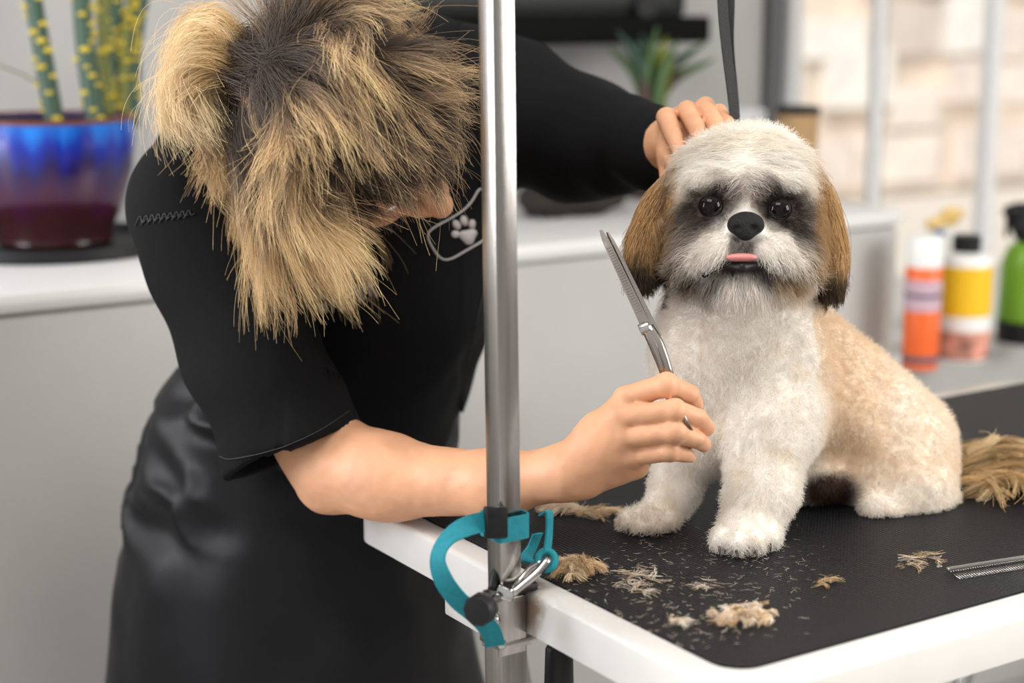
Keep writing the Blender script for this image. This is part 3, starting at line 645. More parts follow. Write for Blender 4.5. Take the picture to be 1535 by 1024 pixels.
# left arm and hand laid over the dog's head
la = [sc((700, 160, 1.86, 55), (860, 205, 1.88, 48), .02), sc((860, 205, 1.88, 48), (985, 228, 1.715, 32), .02),
      sc((985, 228, 1.715, 32), (1010, 205, 1.68, 28), .012)]
lf = [[(1008, 188, 1.685, 17), (999, 176, 1.665, 15), (1010, 206, 1.628, 13.5), (1019, 229, 1.605, 10.5)],
      [(1024, 176, 1.690, 17), (1030, 166, 1.668, 15), (1043, 190, 1.635, 13.5), (1049, 211, 1.612, 11)],
      [(1044, 172, 1.695, 16), (1057, 160, 1.672, 14.5), (1070, 182, 1.640, 13), (1075, 202, 1.622, 10.5)],
      [(1062, 180, 1.698, 14), (1078, 168, 1.680, 12), (1090, 184, 1.655, 10.5), (1093, 200, 1.64, 9)]]
for fg in lf:
    la.append(sc((998, 215, 1.70, 24), fg[0], .014))
    for i in range(3): la.append(sc(fg[i], fg[i+1], .0018))
la += [sc((1000, 222, 1.69, 20), (1001, 232, 1.65, 15), .012), sc((1001, 232, 1.65, 15), (1012, 252, 1.615, 10.5), .004), sc((1000, 235, 1.66, 14), (1000, 275, 1.63, 11), .008)]
# head and face
M3 = np.stack([hf, hl, hu])
hd = [Ell(Hd(-.012, 0, .015), (.098, .077, .100), M3, .02), Ell(Hd(.022, 0, -.055), (.066, .060, .072), M3, .03), Ell(Hd(.062, 0, -.105), (.024, .024, .022), M3, .025),
      Ell(Hd(.045, .038, -.045), (.034, .024, .030), M3, .02), Ell(Hd(.045, -.038, -.045), (.034, .024, .030), M3, .02), Ell(Hd(.078, 0, .030), (.016, .05, .02), M3, .02),
      Cone(Hd(.088, 0, .005), Hd(.112, 0, -.034), .0085, .0125, .010), Ell(Hd(.108, 0, -.038), (.014, .0125, .0115), M3, .006), Ell(Hd(.099, .013, -.040), (.011, .009, .008), M3, .005), Ell(Hd(.099, -.013, -.040), (.011, .009, .008), M3, .005),
      Ell(Hd(.084, .031, -.002), (.016, .017, .010), M3, .010, True), Ell(Hd(.084, -.031, -.002), (.016, .017, .010), M3, .010, True),
      Ell(Hd(.088, 0, -.068), (.014, .024, .0065), M3, .006), Ell(Hd(.086, 0, -.079), (.014, .021, .007), M3, .006), Cone(Hd(.100, -.022, -.0735), Hd(.100, .022, -.0735), .002, .002, .003, True),
      Ell(Hd(-.010, .076, -.022), (.018, .008, .030), M3, .006), Ell(Hd(-.010, -.076, -.022), (.018, .008, .030), M3, .006),
      Cone(Hd(-.045, 0, -.06), S(500, 270, 1.80), .055, .062, .03)]
pieces = []
for pr, h in ((arm+rh, .0019), (la, .0019), (hd, .0026)):
    lo, hi = bounds(pr, .012); pieces.append(sdf_mesh(pr, lo, hi, h, disp=lambda P: .0004*vnoise(P, 130, 9)))
# core body under the clothes
core = [se((520, 300, 1.91), (220, 150, 130), .05), se((500, 560, 1.93), (185, 220, 150), .06), se((440, 860, 1.99), (230, 190, 190), .06)]
lo, hi = bounds(core, .02); pieces.append(sdf_mesh(core, lo, hi, .014))
vv = []; ff = []; o_ = 0
for v, f in pieces: vv.append(v); ff.append(f+o_); o_ += len(v)
pbody = from_arrays('body', np.vstack(vv), np.vstack(ff), M_skin, person)
print('person skin', o_)
# nails
M_nail = mat('fingernail', (.78, .46, .38), .22, coat=.4)
def nail(p, dx, r=(5, 7, 2.2), rot=0):
    c = S(*p); a = nrm(RIGHT*math.cos(rot)+UP*math.sin(rot)); b = nrm(np.cross(FWD, a)); b = nrm(b+FWD*.2)
    e = [Ell(c, np.array([Rm(x, p[2]) for x in r]), np.stack([a, b, nrm(np.cross(a, b))]), .002)]; lo, hi = bounds(e, .003); v, f = sdf_mesh(e, lo, hi, .0006); return from_arrays('fingernail', v, f, M_nail, person)
nail((1020, 226, 1.598), 0, rot=.3); nail((1013, 250, 1.611), 0, (4, 6, 2), .3); nail((1066, 640, 1.510), 0, (3, 6, 4), -.3); nail((1047, 600, 1.522), 0, (3, 5, 4), -.3)
# eyes (mostly under the fringe)
M_eyew = mat('eye_white', (.8, .78, .75), .15)
for s in (-1, 1):
    e = Ell(Hd(.074, .031*s, -.002), (.0115, .0115, .0115), M3); v, f = sdf_mesh([e], e.c-.014, e.c+.014, .0015); from_arrays('eye', v, f, M_eyew, person)

# --- polo shirt
M_shirt = mat('black_cotton', (.0055, .0055, .0062), .85, bump=.35, bscale=900, spec=.14)
M_apron = mat('black_satin', (.0035, .0035, .005), .40, bump=.3, bscale=700, spec=.25)
def fold(P, a, b, seed, along, f1=38, f2=8):
    ax = nrm(along); t = (P@ax)[..., None]*ax; q = (P-t)*f1+t*f2; return vnoise(q, 1.0, seed)
A0 = S(292, 305, 1.72); A1 = S(440, 678, 1.685); ad = nrm(A1-A0)
hem_n = nrm(ad+RIGHT*.04); hem_c = S(440, 676, 1.685)
def sleeveR(P):
    ab = A1+ad*.05-A0; t = np.clip(((P-A0)@ab)/(ab@ab), 0, 1); r = Rm(101, 1.72)+(Rm(107, 1.685)-Rm(101, 1.72))*t
    d = np.linalg.norm(P-A0-t[..., None]*ab, axis=-1)
    w_ = .0075*fold(P, 0, 0, 51, np.cross(ad, FWD)+.35*ad, 20, 5)
    o = d-r+w_; sh = np.maximum(o, -(d-(r-.011)+w_))
    t2 = ((P-A0)@ab)/(ab@ab); sh = np.where(t2 > .66, sh, o)
    return np.maximum(sh, (P-hem_c)@hem_n)
shirtp = [se((520, 262, 1.885), (245, 190, 190), .05), se((560, 420, 1.89), (188, 190, 180), .06), se((505, 590, 1.92), (180, 210, 165), .06),
          sc((335, 250, 1.78, 105), (620, 130, 1.86, 100), .05), sc((640, 140, 1.85, 102), (730, 150, 1.85, 96), .04),
          sc((730, 155, 1.85, 98), (865, 207, 1.885, 86), .03), sc((865, 207, 1.885, 84), (992, 222, 1.725, 66), .03),
          Fn(sleeveR, .035)]
def shirt_disp(P):
    px, py, d = proj(P)
    return .0045*fold(P, 0, 0, 52, RIGHT+UP*.5, 26, 5)*sstep(380, 480, py)*(px > 400)+.006*vnoise(P, 11, 53)*(px > 430)+.009*fold(P, 0, 0, 54, UP+.3*RIGHT, 22, 5)*(px > 690)
lo, hi = bounds(shirtp[:-1], .04); hi = np.maximum(hi, A0+.1); lo = np.minimum(np.minimum(lo, A0-.12), A1-.12)
cuffn = nrm(S(1010, 205, 1.70)-S(930, 215, 1.80)); cuffc = S(1000, 212, 1.700)
hemz = S(500, 800, 1.92)[2]
sv, sf = sdf_mesh(shirtp, lo, hi, .0042, disp=shirt_disp, clip=lambda P: np.maximum((P-cuffc)@cuffn, hemz-P[..., 2]))
shirt = from_arrays('polo_shirt', sv, sf, M_shirt, person)
print('shirt', len(sv))
# sleeve hem stitching seam
th = np.linspace(0, 2*math.pi, 60, endpoint=False)
e1 = nrm(np.cross(hem_n, FWD)); e2 = np.cross(hem_n, e1); hc = hem_c-hem_n*.020
rs = Rm(107, 1.685)
# --- apron and trousers
hipz = S(440, 1180, 1.99)[2]
apr = [se((465, 640, 1.945), (225, 190, 165), .06), se((425, 850, 1.99), (222, 260, 185), .08), sc((425, 860, 1.99, 205), (425, 1150, 2.02, 230), .08), sc((300, 930, 2.02, 110), (262, 1180, 2.04, 120), .06),
       sc((520, 880, 1.98, 150), (600, 1150, 2.0, 150), .08)]
def apr_disp(P):
    px, py, d = proj(P); lf_ = sstep(520, 300, px)
    q = .024*(np.abs(fold(P, 0, 0, 61, RIGHT-.30*UP, 24, 7))-.4)*sstep(540, 640, py)*sstep(860, 760, py)
    return q*(.3+.9*lf_)+.006*fold(P, 0, 0, 62, UP+.15*RIGHT, 14, 3)*sstep(760, 860, py)+.004*vnoise(P, 18, 63)
lo, hi = bounds(apr, .03)
av, af = sdf_mesh(apr, lo, hi, .0065, disp=apr_disp, clip=lambda P: np.maximum(hipz-P[..., 2], P[..., 2]-S(480, 545, 1.945)[2]))
apron = from_arrays('apron', av, af, M_apron, person)
# apron tie round the waist and side seam
M_tr = mat('black_trousers', (.012, .012, .014), .8, bump=.2, bscale=600)
b0 = S(340, 1100, 2.03); b1 = S(560, 1100, 2.03)
trp = [Cone(b0, np.array([b0[0]-.02, b0[1]+.02, .08]), .085, .06, .02), Cone(b1, np.array([b1[0]+.02, b1[1]+.02, .08]), .085, .06, .02)]
lo, hi = bounds(trp, .02); v, f = sdf_mesh(trp, lo, hi, .012, clip=lambda P: .05-P[..., 2]); from_arrays('trousers', v, f, M_tr, person)
for q in (b0+[-.02, 0, 0], b1+[.02, 0, 0]):
    c = np.array([q[0], q[1]-.05, .045]); sp = [Ell(c, (.048, .13, .045), np.eye(3), .01)]; lo, hi = bounds(sp, .01); v, f = sdf_mesh(sp, lo, hi, .008, clip=lambda P: .001-P[..., 2]); from_arrays('shoe', v, f, M_black, person)
# --- embroidery laid on the shirt surface
bvh = BVHTree.FromPolygons([Vector(x) for x in sv], [tuple(map(int, q)) for q in sf])
def on_shirt(px, py, off=.0012):
    r = FWD+RIGHT*((px-767.5)/F)+UP*((512-py)/F); h = bvh.ray_cast(Vector(CAM), Vector(nrm(r)))
    if h[0] is None: return None
    return np.array(h[0])+np.array(h[1])*(off if h[1].dot(Vector(r)) < 0 else -off)
def stitched(name, pxs, r, m, parent, n=30, closed=False):
    P = [on_shirt(*q) for q in spline([(a, b, 0) for a, b in pxs], n)[:, :2]]; P = [q for q in P if q is not None]
    if len(P) > 3:
        P = np.array(P)
        for _ in range(2): P[1:-1] = .5*P[1:-1]+.25*(P[:-2]+P[2:])
        return tube(name, P, r, m, parent, 6, closed)
M_emb = mat('grey_thread', (.52, .49, .49), .7, bump=.5, bscale=900)
M_embd = mat('black_thread', (.022, .021, .022), .55)
out = [(641, 350), (648, 342), (668, 331), (690, 318), (706, 303), (716, 285), (724, 284), (736, 298), (743, 316), (741, 330), (731, 352), (724, 360), (700, 374), (676, 388), (660, 388), (648, 372), (641, 358), (641, 350)]
emb = stitched('badge_outline', out, .0011, M_emb, shirt, 60)
def pad(cx, cy, rx, ry, rot, pts=None):
    n = 16; loop = []
    for i in range(n):
        a = 2*math.pi*i/n; x = rx*math.cos(a); y = ry*math.sin(a)
        if pts: x *= 1+.18*math.cos(3*a+pts); y *= 1+.18*math.cos(3*a+pts)
        loop.append((cx+x*math.cos(rot)-y*math.sin(rot), cy+x*math.sin(rot)+y*math.cos(rot)))
    v = [on_shirt(cx, cy, .002)]+[on_shirt(*q, .0016) for q in loop]+[on_shirt(*q, -.001) for q in loop]
    if any(x is None for x in v): return
    f = [(0, 1+i, 1+(i+1) % n) for i in range(n)]+[(1+i, 1+n+i, 1+n+(i+1) % n, 1+(i+1) % n) for i in range(n)]
    from_arrays('paw_pad', v, f, M_emb, shirt)
pad(684, 337, 5, 7.5, -.5); pad(695, 331, 5, 8, -.25); pad(707, 336, 4.5, 7, .1); pad(682, 351, 5.5, 5.5, 0); pad(701, 354, 12.5, 11, -.3, 1.2)
for i, (x0, y0, x1, y1) in enumerate([(476, 455, 482, 470), (488, 452, 491, 468), (496, 446, 500, 468), (500, 450, 512, 466), (510, 440, 516, 463), (516, 448, 526, 444), (519, 436, 530, 458), (528, 430, 540, 454), (536, 426, 546, 450), (528, 440, 540, 434), (545, 424, 556, 444), (552, 420, 565, 446), (548, 432, 560, 426), (512, 425, 520, 440), (524, 420, 531, 432), (535, 414, 542, 428)]):
    stitched('lettering', [(x0, y0), ((x0+x1)/2+1, (y0+y1)/2), (x1, y1)], .0009, M_emb, shirt, 6)
for x in range(0, 9):
    stitched('embroidery', [(204+x*9, 340-x*1.5), (212+x*9, 321-x*1), (214+x*9, 336-x*1.5), (220+x*9, 328-x*1)], .0006, M_embd, shirt, 10)
stitched('sleeve_stitching', [(331, 684), (345, 688), (380, 682), (430, 668), (480, 645), (522, 617)], .0005, M_embd, shirt, 40)
stitched('shirt_seam', [(730, 380), (728, 420), (716, 470), (700, 540)], .0006, M_embd, shirt, 20)

# ------------------------------------------------------------------ the woman's hair
M_hair = mat('blonde_hair', (.6, .4, .2), .42, attr='col', spec=.45)
def loc_dir(q): return hf*q[..., 0:1]+hl*q[..., 1:2]+hu*q[..., 2:3]
EC = Hd(-.012, 0, .015); ER = np.array([.098, .077, .100])
WHL = nrm(np.array([-.52, -.02, .85]))
def scalp_pts(n):
    q = nrm(RNG.normal(size=(n*3, 3))); f, l, u_ = q.T
    ok = (u_ > -.42) & ~((f > .50) & (u_ < .40)) & ~((f > .2) & (u_ < -.05))
    return q[ok][:n]
def simulate(q0, L, k, lift, grav, seedn, bias):
    n = len(q0); P = np.zeros((n, k, 3)); P[:, 0] = EC+loc_dir(q0*ER)
    tan = q0-WHL; nn = nrm(q0/ER); tan = nrm(tan-nn*np.sum(tan*nn, 1, keepdims=True)); 
    sw = np.cross(nn, tan); tan = nrm(tan+.35*sw)                                  # whorl twist
    d = nrm(loc_dir(tan)+loc_dir(nn)*.35+.16*RNG.normal(size=(n, 3))); st = (L/(k-1))[:, None]
    for i in range(1, k):
        u_ = i/(k-1)
        d = nrm(d+np.array([0, 0, -1.0])*grav[:, None]*(.4+1.2*u_)+RIGHT*(.015+bias)[:, None]+.20*np.stack([vnoise(P[:, i-1], 30, s) for s in (seedn, seedn+1, seedn+2)], -1))
        p = P[:, i-1]+d*st
        loc = np.stack([(p-EC)@hf, (p-EC)@hl, (p-EC)@hu], -1); R_ = ER[None]+(lift*np.minimum(1, .25+2.5*u_))[:, None]
        s_ = np.linalg.norm(loc/R_, axis=1); ins_ = s_ < 1
        out_n = nrm(loc_dir(nrm(loc/R_**2)))
        p = np.where(ins_[:, None], EC+loc_dir(loc/np.maximum(s_, .2)[:, None]), p)
        dn = np.sum(d*out_n, 1); d = np.where((ins_ & (dn < 0))[:, None], nrm(d-out_n*dn[:, None]), d)
        P[:, i] = p
    return P
def hair_children(Gd, m, spread, tight, k, fl=1.0):
    """m strands round each guide, gathered into a lock towards the tip"""
    n = len(Gd); ch = np.repeat(Gd, m, 0); t = np.linspace(0, 1, k)
    off = RNG.normal(size=(n*m, 1, 3))*spread; prof = (1-tight*np.sin(np.clip(t*1.15, 0, 1)*math.pi/2))[None, :, None]
    wav = np.sin(RNG.random((n*m, 1, 3))*6.28+t[None, :, None]*(3+7*RNG.random((n*m, 1, 3))))*.0042*fl*t[None, :, None]
    fly = (RNG.random((n*m, 1, 1)) < .22)*RNG.normal(size=(n*m, 1, 3))*.018*fl*(t**1.7)[None, :, None]
    s_ = .55+.5*RNG.random((n*m, 1)); idx = np.clip(t[None]*s_, 0, 1)*(k-1); i0 = np.minimum(idx.astype(int), k-2); fr = (idx-i0)[..., None]; rr_ = np.arange(n*m)[:, None]
    ch = ch+off*prof+wav+fly; return ch[rr_, i0]*(1-fr)+ch[rr_, i0+1]*fr
DARK = np.array([.050, .034, .024]); MID = np.array([.30, .20, .12]); BLON = np.array([.80, .56, .29]); PALE = np.array([.86, .66, .40])
K = 16
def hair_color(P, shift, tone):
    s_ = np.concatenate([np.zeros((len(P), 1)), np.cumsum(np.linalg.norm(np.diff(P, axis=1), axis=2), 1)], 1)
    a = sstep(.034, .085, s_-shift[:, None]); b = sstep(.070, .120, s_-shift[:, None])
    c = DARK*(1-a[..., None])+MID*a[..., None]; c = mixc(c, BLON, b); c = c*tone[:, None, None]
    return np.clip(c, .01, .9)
# loose layers falling forward and down
NG = 760; q = np.vstack([scalp_pts(NG), nrm(WHL+RNG.normal(size=(150, 3))*.17)])
tan = q-WHL; wimg = loc_dir(nrm(tan-q*np.sum(tan*q, 1, keepdims=True)))
to_bun = ((q[:, 0] < -.50) & (wimg@RIGHT < .15) & (q[:, 1] > -.55)) | ((wimg@RIGHT < -.45) & (q[:, 0] < .1) & (q[:, 1] > -.5))
qa = q[~to_bun]; n = len(qa); l_ = qa[:, 1]; f_ = qa[:, 0]
low = sstep(-.15, -.6, l_)*sstep(.15, -.15, f_)
L = .044+.046*(1-np.clip(f_, -.5, .85))+.052*low+.03*RNG.random(n)
L *= 1-.34*sstep(-.1, .3, f_)*sstep(.2, -.3, l_)
lift = .006+.016*RNG.random(n); grav = .05+.05*RNG.random(n)+.05*low
wx = wimg[~to_bun]@RIGHT; Gd = simulate(qa, L, K, lift, grav, 71, .17*sstep(.35, -.4, wx))
ch = hair_children(Gd, 46, .0058, .68, K); shift = np.repeat(RNG.normal(size=n)*.014, 46)+RNG.normal(size=n*46)*.006; tone = np.repeat(.75+.5*RNG.random(n), 46)*(.8+.4*RNG.random(n*46))
C1 = hair_color(ch, shift, tone)
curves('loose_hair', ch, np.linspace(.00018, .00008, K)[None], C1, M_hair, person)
# hair drawn back into the tie
TIE = S(362, 100, 1.615); qb = q[to_bun]; n = len(qb); P0 = EC+loc_dir(qb*ER); nn = loc_dir(nrm(qb/ER)); tt = np.linspace(0, 1, K)[None, :, None]
tgt = TIE+RNG.normal(size=(n, 3))*.010; mid = (P0+tgt)/2+nn*(.022+.012*RNG.random((n, 1)))
Gb = P0[:, None]*(1-tt)**2+2*mid[:, None]*tt*(1-tt)+tgt[:, None]*tt**2
ch = hair_children(Gb, 34, .005, .55, K); C2 = hair_color(ch, np.repeat(RNG.normal(size=n)*.01-.012, 34), np.repeat(.8+.45*RNG.random(n), 34))
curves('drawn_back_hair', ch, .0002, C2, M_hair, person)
# the messy bun: a fan of loops turned down from the tie
NBN = 210; T = RNG.random(NBN)
def jit(c, s, sd): return np.array([S(c[0]+RNG.normal()*s, c[1]+RNG.normal()*s*.8, c[2]+RNG.normal()*sd) for _ in range(NBN)])
a0 = jit((362, 100, 1.61), 13, .010)
ang = RNG.random(NBN)*1.0
a1 = np.array([S(345-45*t_+RNG.normal()*16, -22+150*t_+RNG.normal()*14, 1.595+RNG.normal()*.034) for t_ in ang])
a2 = np.array([S(212+30*(1-t_)+RNG.normal()*12, 0+150*t_+RNG.normal()*16, 1.60+RNG.normal()*.034) for t_ in ang])
a3 = np.array([S(252+85*RNG.random()+RNG.normal()*8, 150+60*RNG.random()+25*t_, 1.60+RNG.normal()*.024) for t_ in ang])
Gn = a0[:, None]*(1-tt)**3+3*a1[:, None]*tt*(1-tt)**2+3*a2[:, None]*tt**2*(1-tt)+a3[:, None]*tt**3
ch = hair_children(Gn, 34, .0050, .30, K); tone = np.repeat(.75+.45*RNG.random(NBN), 34)*(.85+.3*RNG.random(NBN*34))
C3 = np.clip((BLON*1.08*(1-tt)+PALE*tt)*tone[:, None, None]*np.ones((1, K, 1)), 0, .92)
curves('bun', ch, np.linspace(.0002, .00011, K)[None], C3, M_hair, person)
# nape wisps falling under the bun
NW = 120; b0 = np.array([S(322+85*RNG.random(), 120+110*RNG.random(), 1.64+RNG.normal()*.01) for _ in range(NW)]); b2 = b0+np.array([S(0, 0, 1.6)-S(0, 0, 1.6) for _ in range(NW)])
px, py, dd = proj(b0)
b1 = np.array([S(px[i]-20+RNG.normal()*15, py[i]+40, 1.64) for i in range(NW)]); b2 = np.array([S(px[i]-5+RNG.normal()*28+25*(py[i] > 190), py[i]+75+RNG.random()*45, 1.635) for i in range(NW)])
Gw = b0[:, None]*(1-tt)**2+2*b1[:, None]*tt*(1-tt)+b2[:, None]*tt**2
ch = hair_children(Gw, 26, .004, .5, K); curves('nape_hair', ch, np.linspace(.0002, .0001, K)[None], hair_color(ch, RNG.normal(size=NW*26)*.01-.06, .8+.5*RNG.random(NW*26)), M_hair, person)
th = np.linspace(0, 2*math.pi, 20, endpoint=False); tdir = nrm(S(300, 90, 1.60)-TIE); e1 = nrm(np.cross(tdir, FWD)); e2 = np.cross(tdir, e1)
tube('hair_tie', [TIE+.014*(e1*math.cos(a)+e2*math.sin(a)) for a in th], .003, M_black, person, 8, True)

# ------------------------------------------------------------------ scissors in the right hand
sz = empty('scissors', S(985, 530, 1.50), 'silver thinning scissors held upright in the groomer\'s hand before the dog\'s chest', 'scissors')
tip, piv, hnd = S(903, 344, 1.515), S(972, 490, 1.50), S(1003, 560, 1.497)
ax = nrm(piv-tip); sd = nrm(np.cross(ax, FWD)); nf = np.cross(sd, ax)
M_blade = mat('scissor_steel', (.38, .34, .31), .22, 1, bump=.05, bscale=400, var=.2, vscale=20)
def blade(name, off, wd0, wd1, th, a, b, nfo):
    st = np.linspace(0, 1, 14); v = []; f = []
    for s_ in st:
        c = a+(b-a)*s_+sd*off+nf*nfo; wd = (wd0+(wd1-wd0)*s_)*min(1, .45+s_*6); t = th*(.6+.4*s_)
        v += [c+sd*wd, c+nf*t, c-sd*wd, c-nf*t]
    for i in range(13):
        for j in range(4): f.append((i*4+j, i*4+(j+1) % 4, i*4+4+(j+1) % 4, i*4+4+j))
    f += [(3, 2, 1, 0), (52, 53, 54, 55)]
    o = from_arrays(name, v, f, M_blade, sz); o.data.set_sharp_from_angle(angle=math.radians(25)); return o
bl1 = blade('blade', -.0018, .0030, .0048, .0018, tip, piv+ax*.012, -.0012); blade('blade', .0030, .0026, .0046, .0018, tip+ax*.004, piv+ax*.012, .0015)
for k in range(26):
    c = tip+(piv-tip)*(.18+.026*k)+nf*-.0030; box('tooth', c-sd*.0018, (.0010, .0032, .0004), M_blade, bl1, axes=(ax, sd, nf))
tube('handle', spline([piv, piv+ax*.02+sd*.002, hnd, S(1012, 590, 1.515), S(1016, 620, 1.52)], 14), np.linspace(.0050, .0032, 14), M_blade, sz, 10)
tube('handle', spline([piv+sd*-.002, piv+ax*.02-sd*.003, S(996, 560, 1.50), S(1000, 590, 1.53), S(1010, 605, 1.545)], 14), np.linspace(.0048, .0032, 14), M_blade, sz, 10)
lathe('pivot_screw', [(.0012, -.006), (.0052, -.0055), (.0058, -.003), (.0058, .003), (.004, .005)], piv+sd*-.003+nf*-.001, M_chrome, sz, 16, (nf, ax, sd))
th = np.linspace(0, 2*math.pi, 28, endpoint=False); rc = S(1029, 622, 1.488); e1 = nrm(S(1042, 612, 1.49)-S(1030, 645, 1.49)); e2 = FWD
e1 = nrm(UP*.9-RIGHT*.35); e2 = nrm(FWD+RIGHT*.25)
tube('finger_ring', [rc+e1*.0150*math.cos(a)+e2*.0160*math.sin(a) for a in th], .0016, M_blade, sz, 8, True)

# ------------------------------------------------------------------ black restraint leash
ls = empty('leash', S(1102, 200, 1.66), 'black double strap leash hanging down behind the dog\'s head', 'leash')
M_nyl = mat('black_nylon', (.010, .010, .011), .55, bump=.3, bscale=700)
ribbon('strap', spline([S(1078, -160, 1.64), S(1083, 0, 1.645), S(1089, 70, 1.65), S(1099, 150, 1.655), S(1104, 205, 1.66)], 24), .0105, RIGHT+.35*FWD, .0022, M_nyl, ls)
ribbon('strap', spline([S(1098, -160, 1.65), S(1095, 0, 1.652), S(1094, 70, 1.655), S(1101, 150, 1.66), S(1104, 205, 1.664)], 24), .0085, RIGHT-.45*FWD, .0022, M_nyl, ls)
th = np.linspace(0, 2*math.pi, 36, endpoint=False); nc = S(1112, 440, 1.65)
lp = [S(1104, 205, 1.662), S(1112, 260, 1.72), S(1130, 350, 1.735), S(1125, 420, 1.725)]
ribbon('strap', spline(lp, 16), .0105, RIGHT, .0022, M_nyl, ls)

# ------------------------------------------------------------------ cut hair on the mat
M_clip = mat('cut_fur', (.6, .45, .28), .7, attr='col', spec=.2)
def clump(name, label, cx, cy, rx, ry, h, n, L, cols, curlamp, seed, k=8, aim=None, flat=.35, rad=.00022):
    rg = np.random.default_rng(seed); z0 = TZ+.0022
    ang = rg.random(n*6)*6.283; rr_ = np.sqrt(rg.random(n*6))*1.25; x = cx+np.cos(ang)*rr_*rx; y = cy+np.sin(ang)*rr_*ry
    ok = vnoise(np.stack([x/rx*1.6, y/ry*1.6, np.full(n*6, seed*3.7)], -1), 1.0, seed)*.55+.62-rr_*.75+rg.normal(size=n*6)*.10 > 0
    x, y, rr_ = x[ok][:n], y[ok][:n], np.minimum(rr_[ok][:n], 1); n = len(x)
    nz = rg.random(n)
    c = np.array([G(a, b, z0) for a, b in zip(x, y)]); c[:, 2] += h*nz*(1-rr_**2)
    a = rg.random(n)*6.283 if aim is None else aim+rg.normal(size=n)*.45
    d = np.stack([np.cos(a), np.sin(a), rg.normal(size=n)*flat*.4], -1); P = np.zeros((n, k, 3)); bend = rg.normal(size=n)*curlamp
    Ls = L*(.5+.8*rg.random(n)); P[:, 0] = c-d*(Ls*.5)[:, None]
    for i in range(1, k):
        a = a+bend; d = np.stack([np.cos(a), np.sin(a), d[:, 2]*.9], -1); P[:, i] = P[:, i-1]+nrm(d)*(Ls/(k-1))[:, None]
    sh = c-P[:, k//2]; P += sh[:, None]
    P[..., 2] = np.maximum(P[..., 2], z0+.0008*rg.random((n, 1)))
    cl = np.array(cols)[rg.integers(0, len(cols), n)]*(.7+.55*rg.random((n, 1)))
    o = curves(name, P, rad, np.clip(cl[:, None, :], 0, .9), M_clip)
    return tag(o, label, 'dog hair', 'cut dog hair on the mat')
CA = [(.62, .44, .26), (.74, .56, .36), (.50, .33, .18)]; CW = [(.80, .70, .58), (.70, .55, .40)]
def locks(name, label, cx, cy, rx, ry, ng, m, L, h, spread, cols, seed, aim=-25, sway=35, bend=.12, rad=.0002, k=14, arch=.3):
    rg = np.random.default_rng(seed); gl_ = []
    for i in range(ng):
        a_ = rg.random()*6.283; r0_ = math.sqrt(rg.random()); x, y = cx+rx*r0_*math.cos(a_), cy+ry*r0_*math.sin(a_); c = G(x, y, TZ); lev = h*(1-r0_)*rg.random()
        a = math.radians(rg.normal()*sway+aim); l_ = L*(.55+.9*rg.random()); bd = rg.normal()*bend; p = c-np.array([math.cos(a), math.sin(a), 0])*l_*.5; r_ = []
        for q_ in range(k):
            s_ = q_/(k-1); r_.append(p+Z*(.003+lev+arch*l_*.5*math.sin(s_*math.pi))); p = p+np.array([math.cos(a), math.sin(a), 0])*l_/(k-1); a += bd
        gl_.append(r_)
    ch = hair_children(np.array(gl_), m, spread, .55, k, .22 if L < .05 else .5); ch[..., 2] = np.maximum(ch[..., 2], TZ+.0025)
    tn = np.array(cols)[rg.integers(0, len(cols), ng)].repeat(m, 0)[:, None]*np.repeat(.7+.5*rg.random(ng), m)[:, None, None]*(.8+.4*rg.random((ng*m, 1, 1)))
    return tag(curves(name, ch, rad, np.clip(tn, 0, .9), M_clip), label, 'dog hair', 'cut dog hair on the mat')
locks('hair_heap', 'golden heap of long cut hair locks behind the dog\'s rump', 1518, 722, 72, 26, 80, 70, .075, .046, .0032, [(.66, .46, .24), (.76, .57, .34), (.5, .33, .16)], 10)
locks('hair_tuft', 'fluffy tan tuft of cut dog hair on the mat beside the clamp', 866, 862, 34, 12, 46, 34, .018, .010, .0022, CA, 21, 0, 180, .16, .00013, arch=.5)
locks('hair_tuft', 'largest loose tan clump of cut dog hair near the mat\'s front corner', 1115, 928, 46, 15, 46, 22, .013, .006, .0016, CA+CW, 22, 40, 60, .22, .00014, arch=.4)
locks('hair_tuft', 'tiny pale puff of cut hair left of the front corner clump', 1018, 940, 10, 4, 8, 20, .009, .003, .0016, CW, 23, 0, 180, .2, .00012)
locks('hair_wisp', 'thin scattered pale hairs on the mat right of the fluffy tan tuft', 955, 875, 50, 17, 26, 4, .024, .001, .0018, CW, 24, 0, 180, .18, .00013, arch=.05)
locks('hair_wisp', 'small curled wisp of hair in the middle of the bare mat', 1247, 876, 12, 7, 7, 12, .012, .002, .0012, CA, 26, 0, 180, .3, .00013, arch=.2)
locks('hair_wisp', 'thin tangle of pale hairs left of the comb tip', 1385, 846, 28, 13, 18, 4, .020, .001, .0016, CW+CA, 27, 0, 180, .3, .00013, arch=.05)
locks('hair_wisp', 'small pale wisp of hair below the dog\'s front paw', 1057, 882, 18, 8, 9, 4, .018, .001, .0016, CW, 25, 0, 180, .3, .00012, arch=.05)
locks('hair_tuft', 'cream tuft of cut hair behind the wrist and post', 838, 768, 18, 7, 16, 30, .024, .008, .0024, CW, 28, 20, 50, .1, .00016)
locks('hair_tuft', 'long cream strand of cut hair between the wrist and the dog\'s paw', 892, 773, 34, 4, 14, 30, .034, .004, .0020, CW+CA, 29, 0, 14, .08, .00016, arch=.12)
clump('scattered_hair', 'fine short hairs scattered over the black mat', 1060, 880, 260, 90, .001, 500, .006, CW, .3, 11, k=4, rad=.00009)['kind'] = 'stuff'

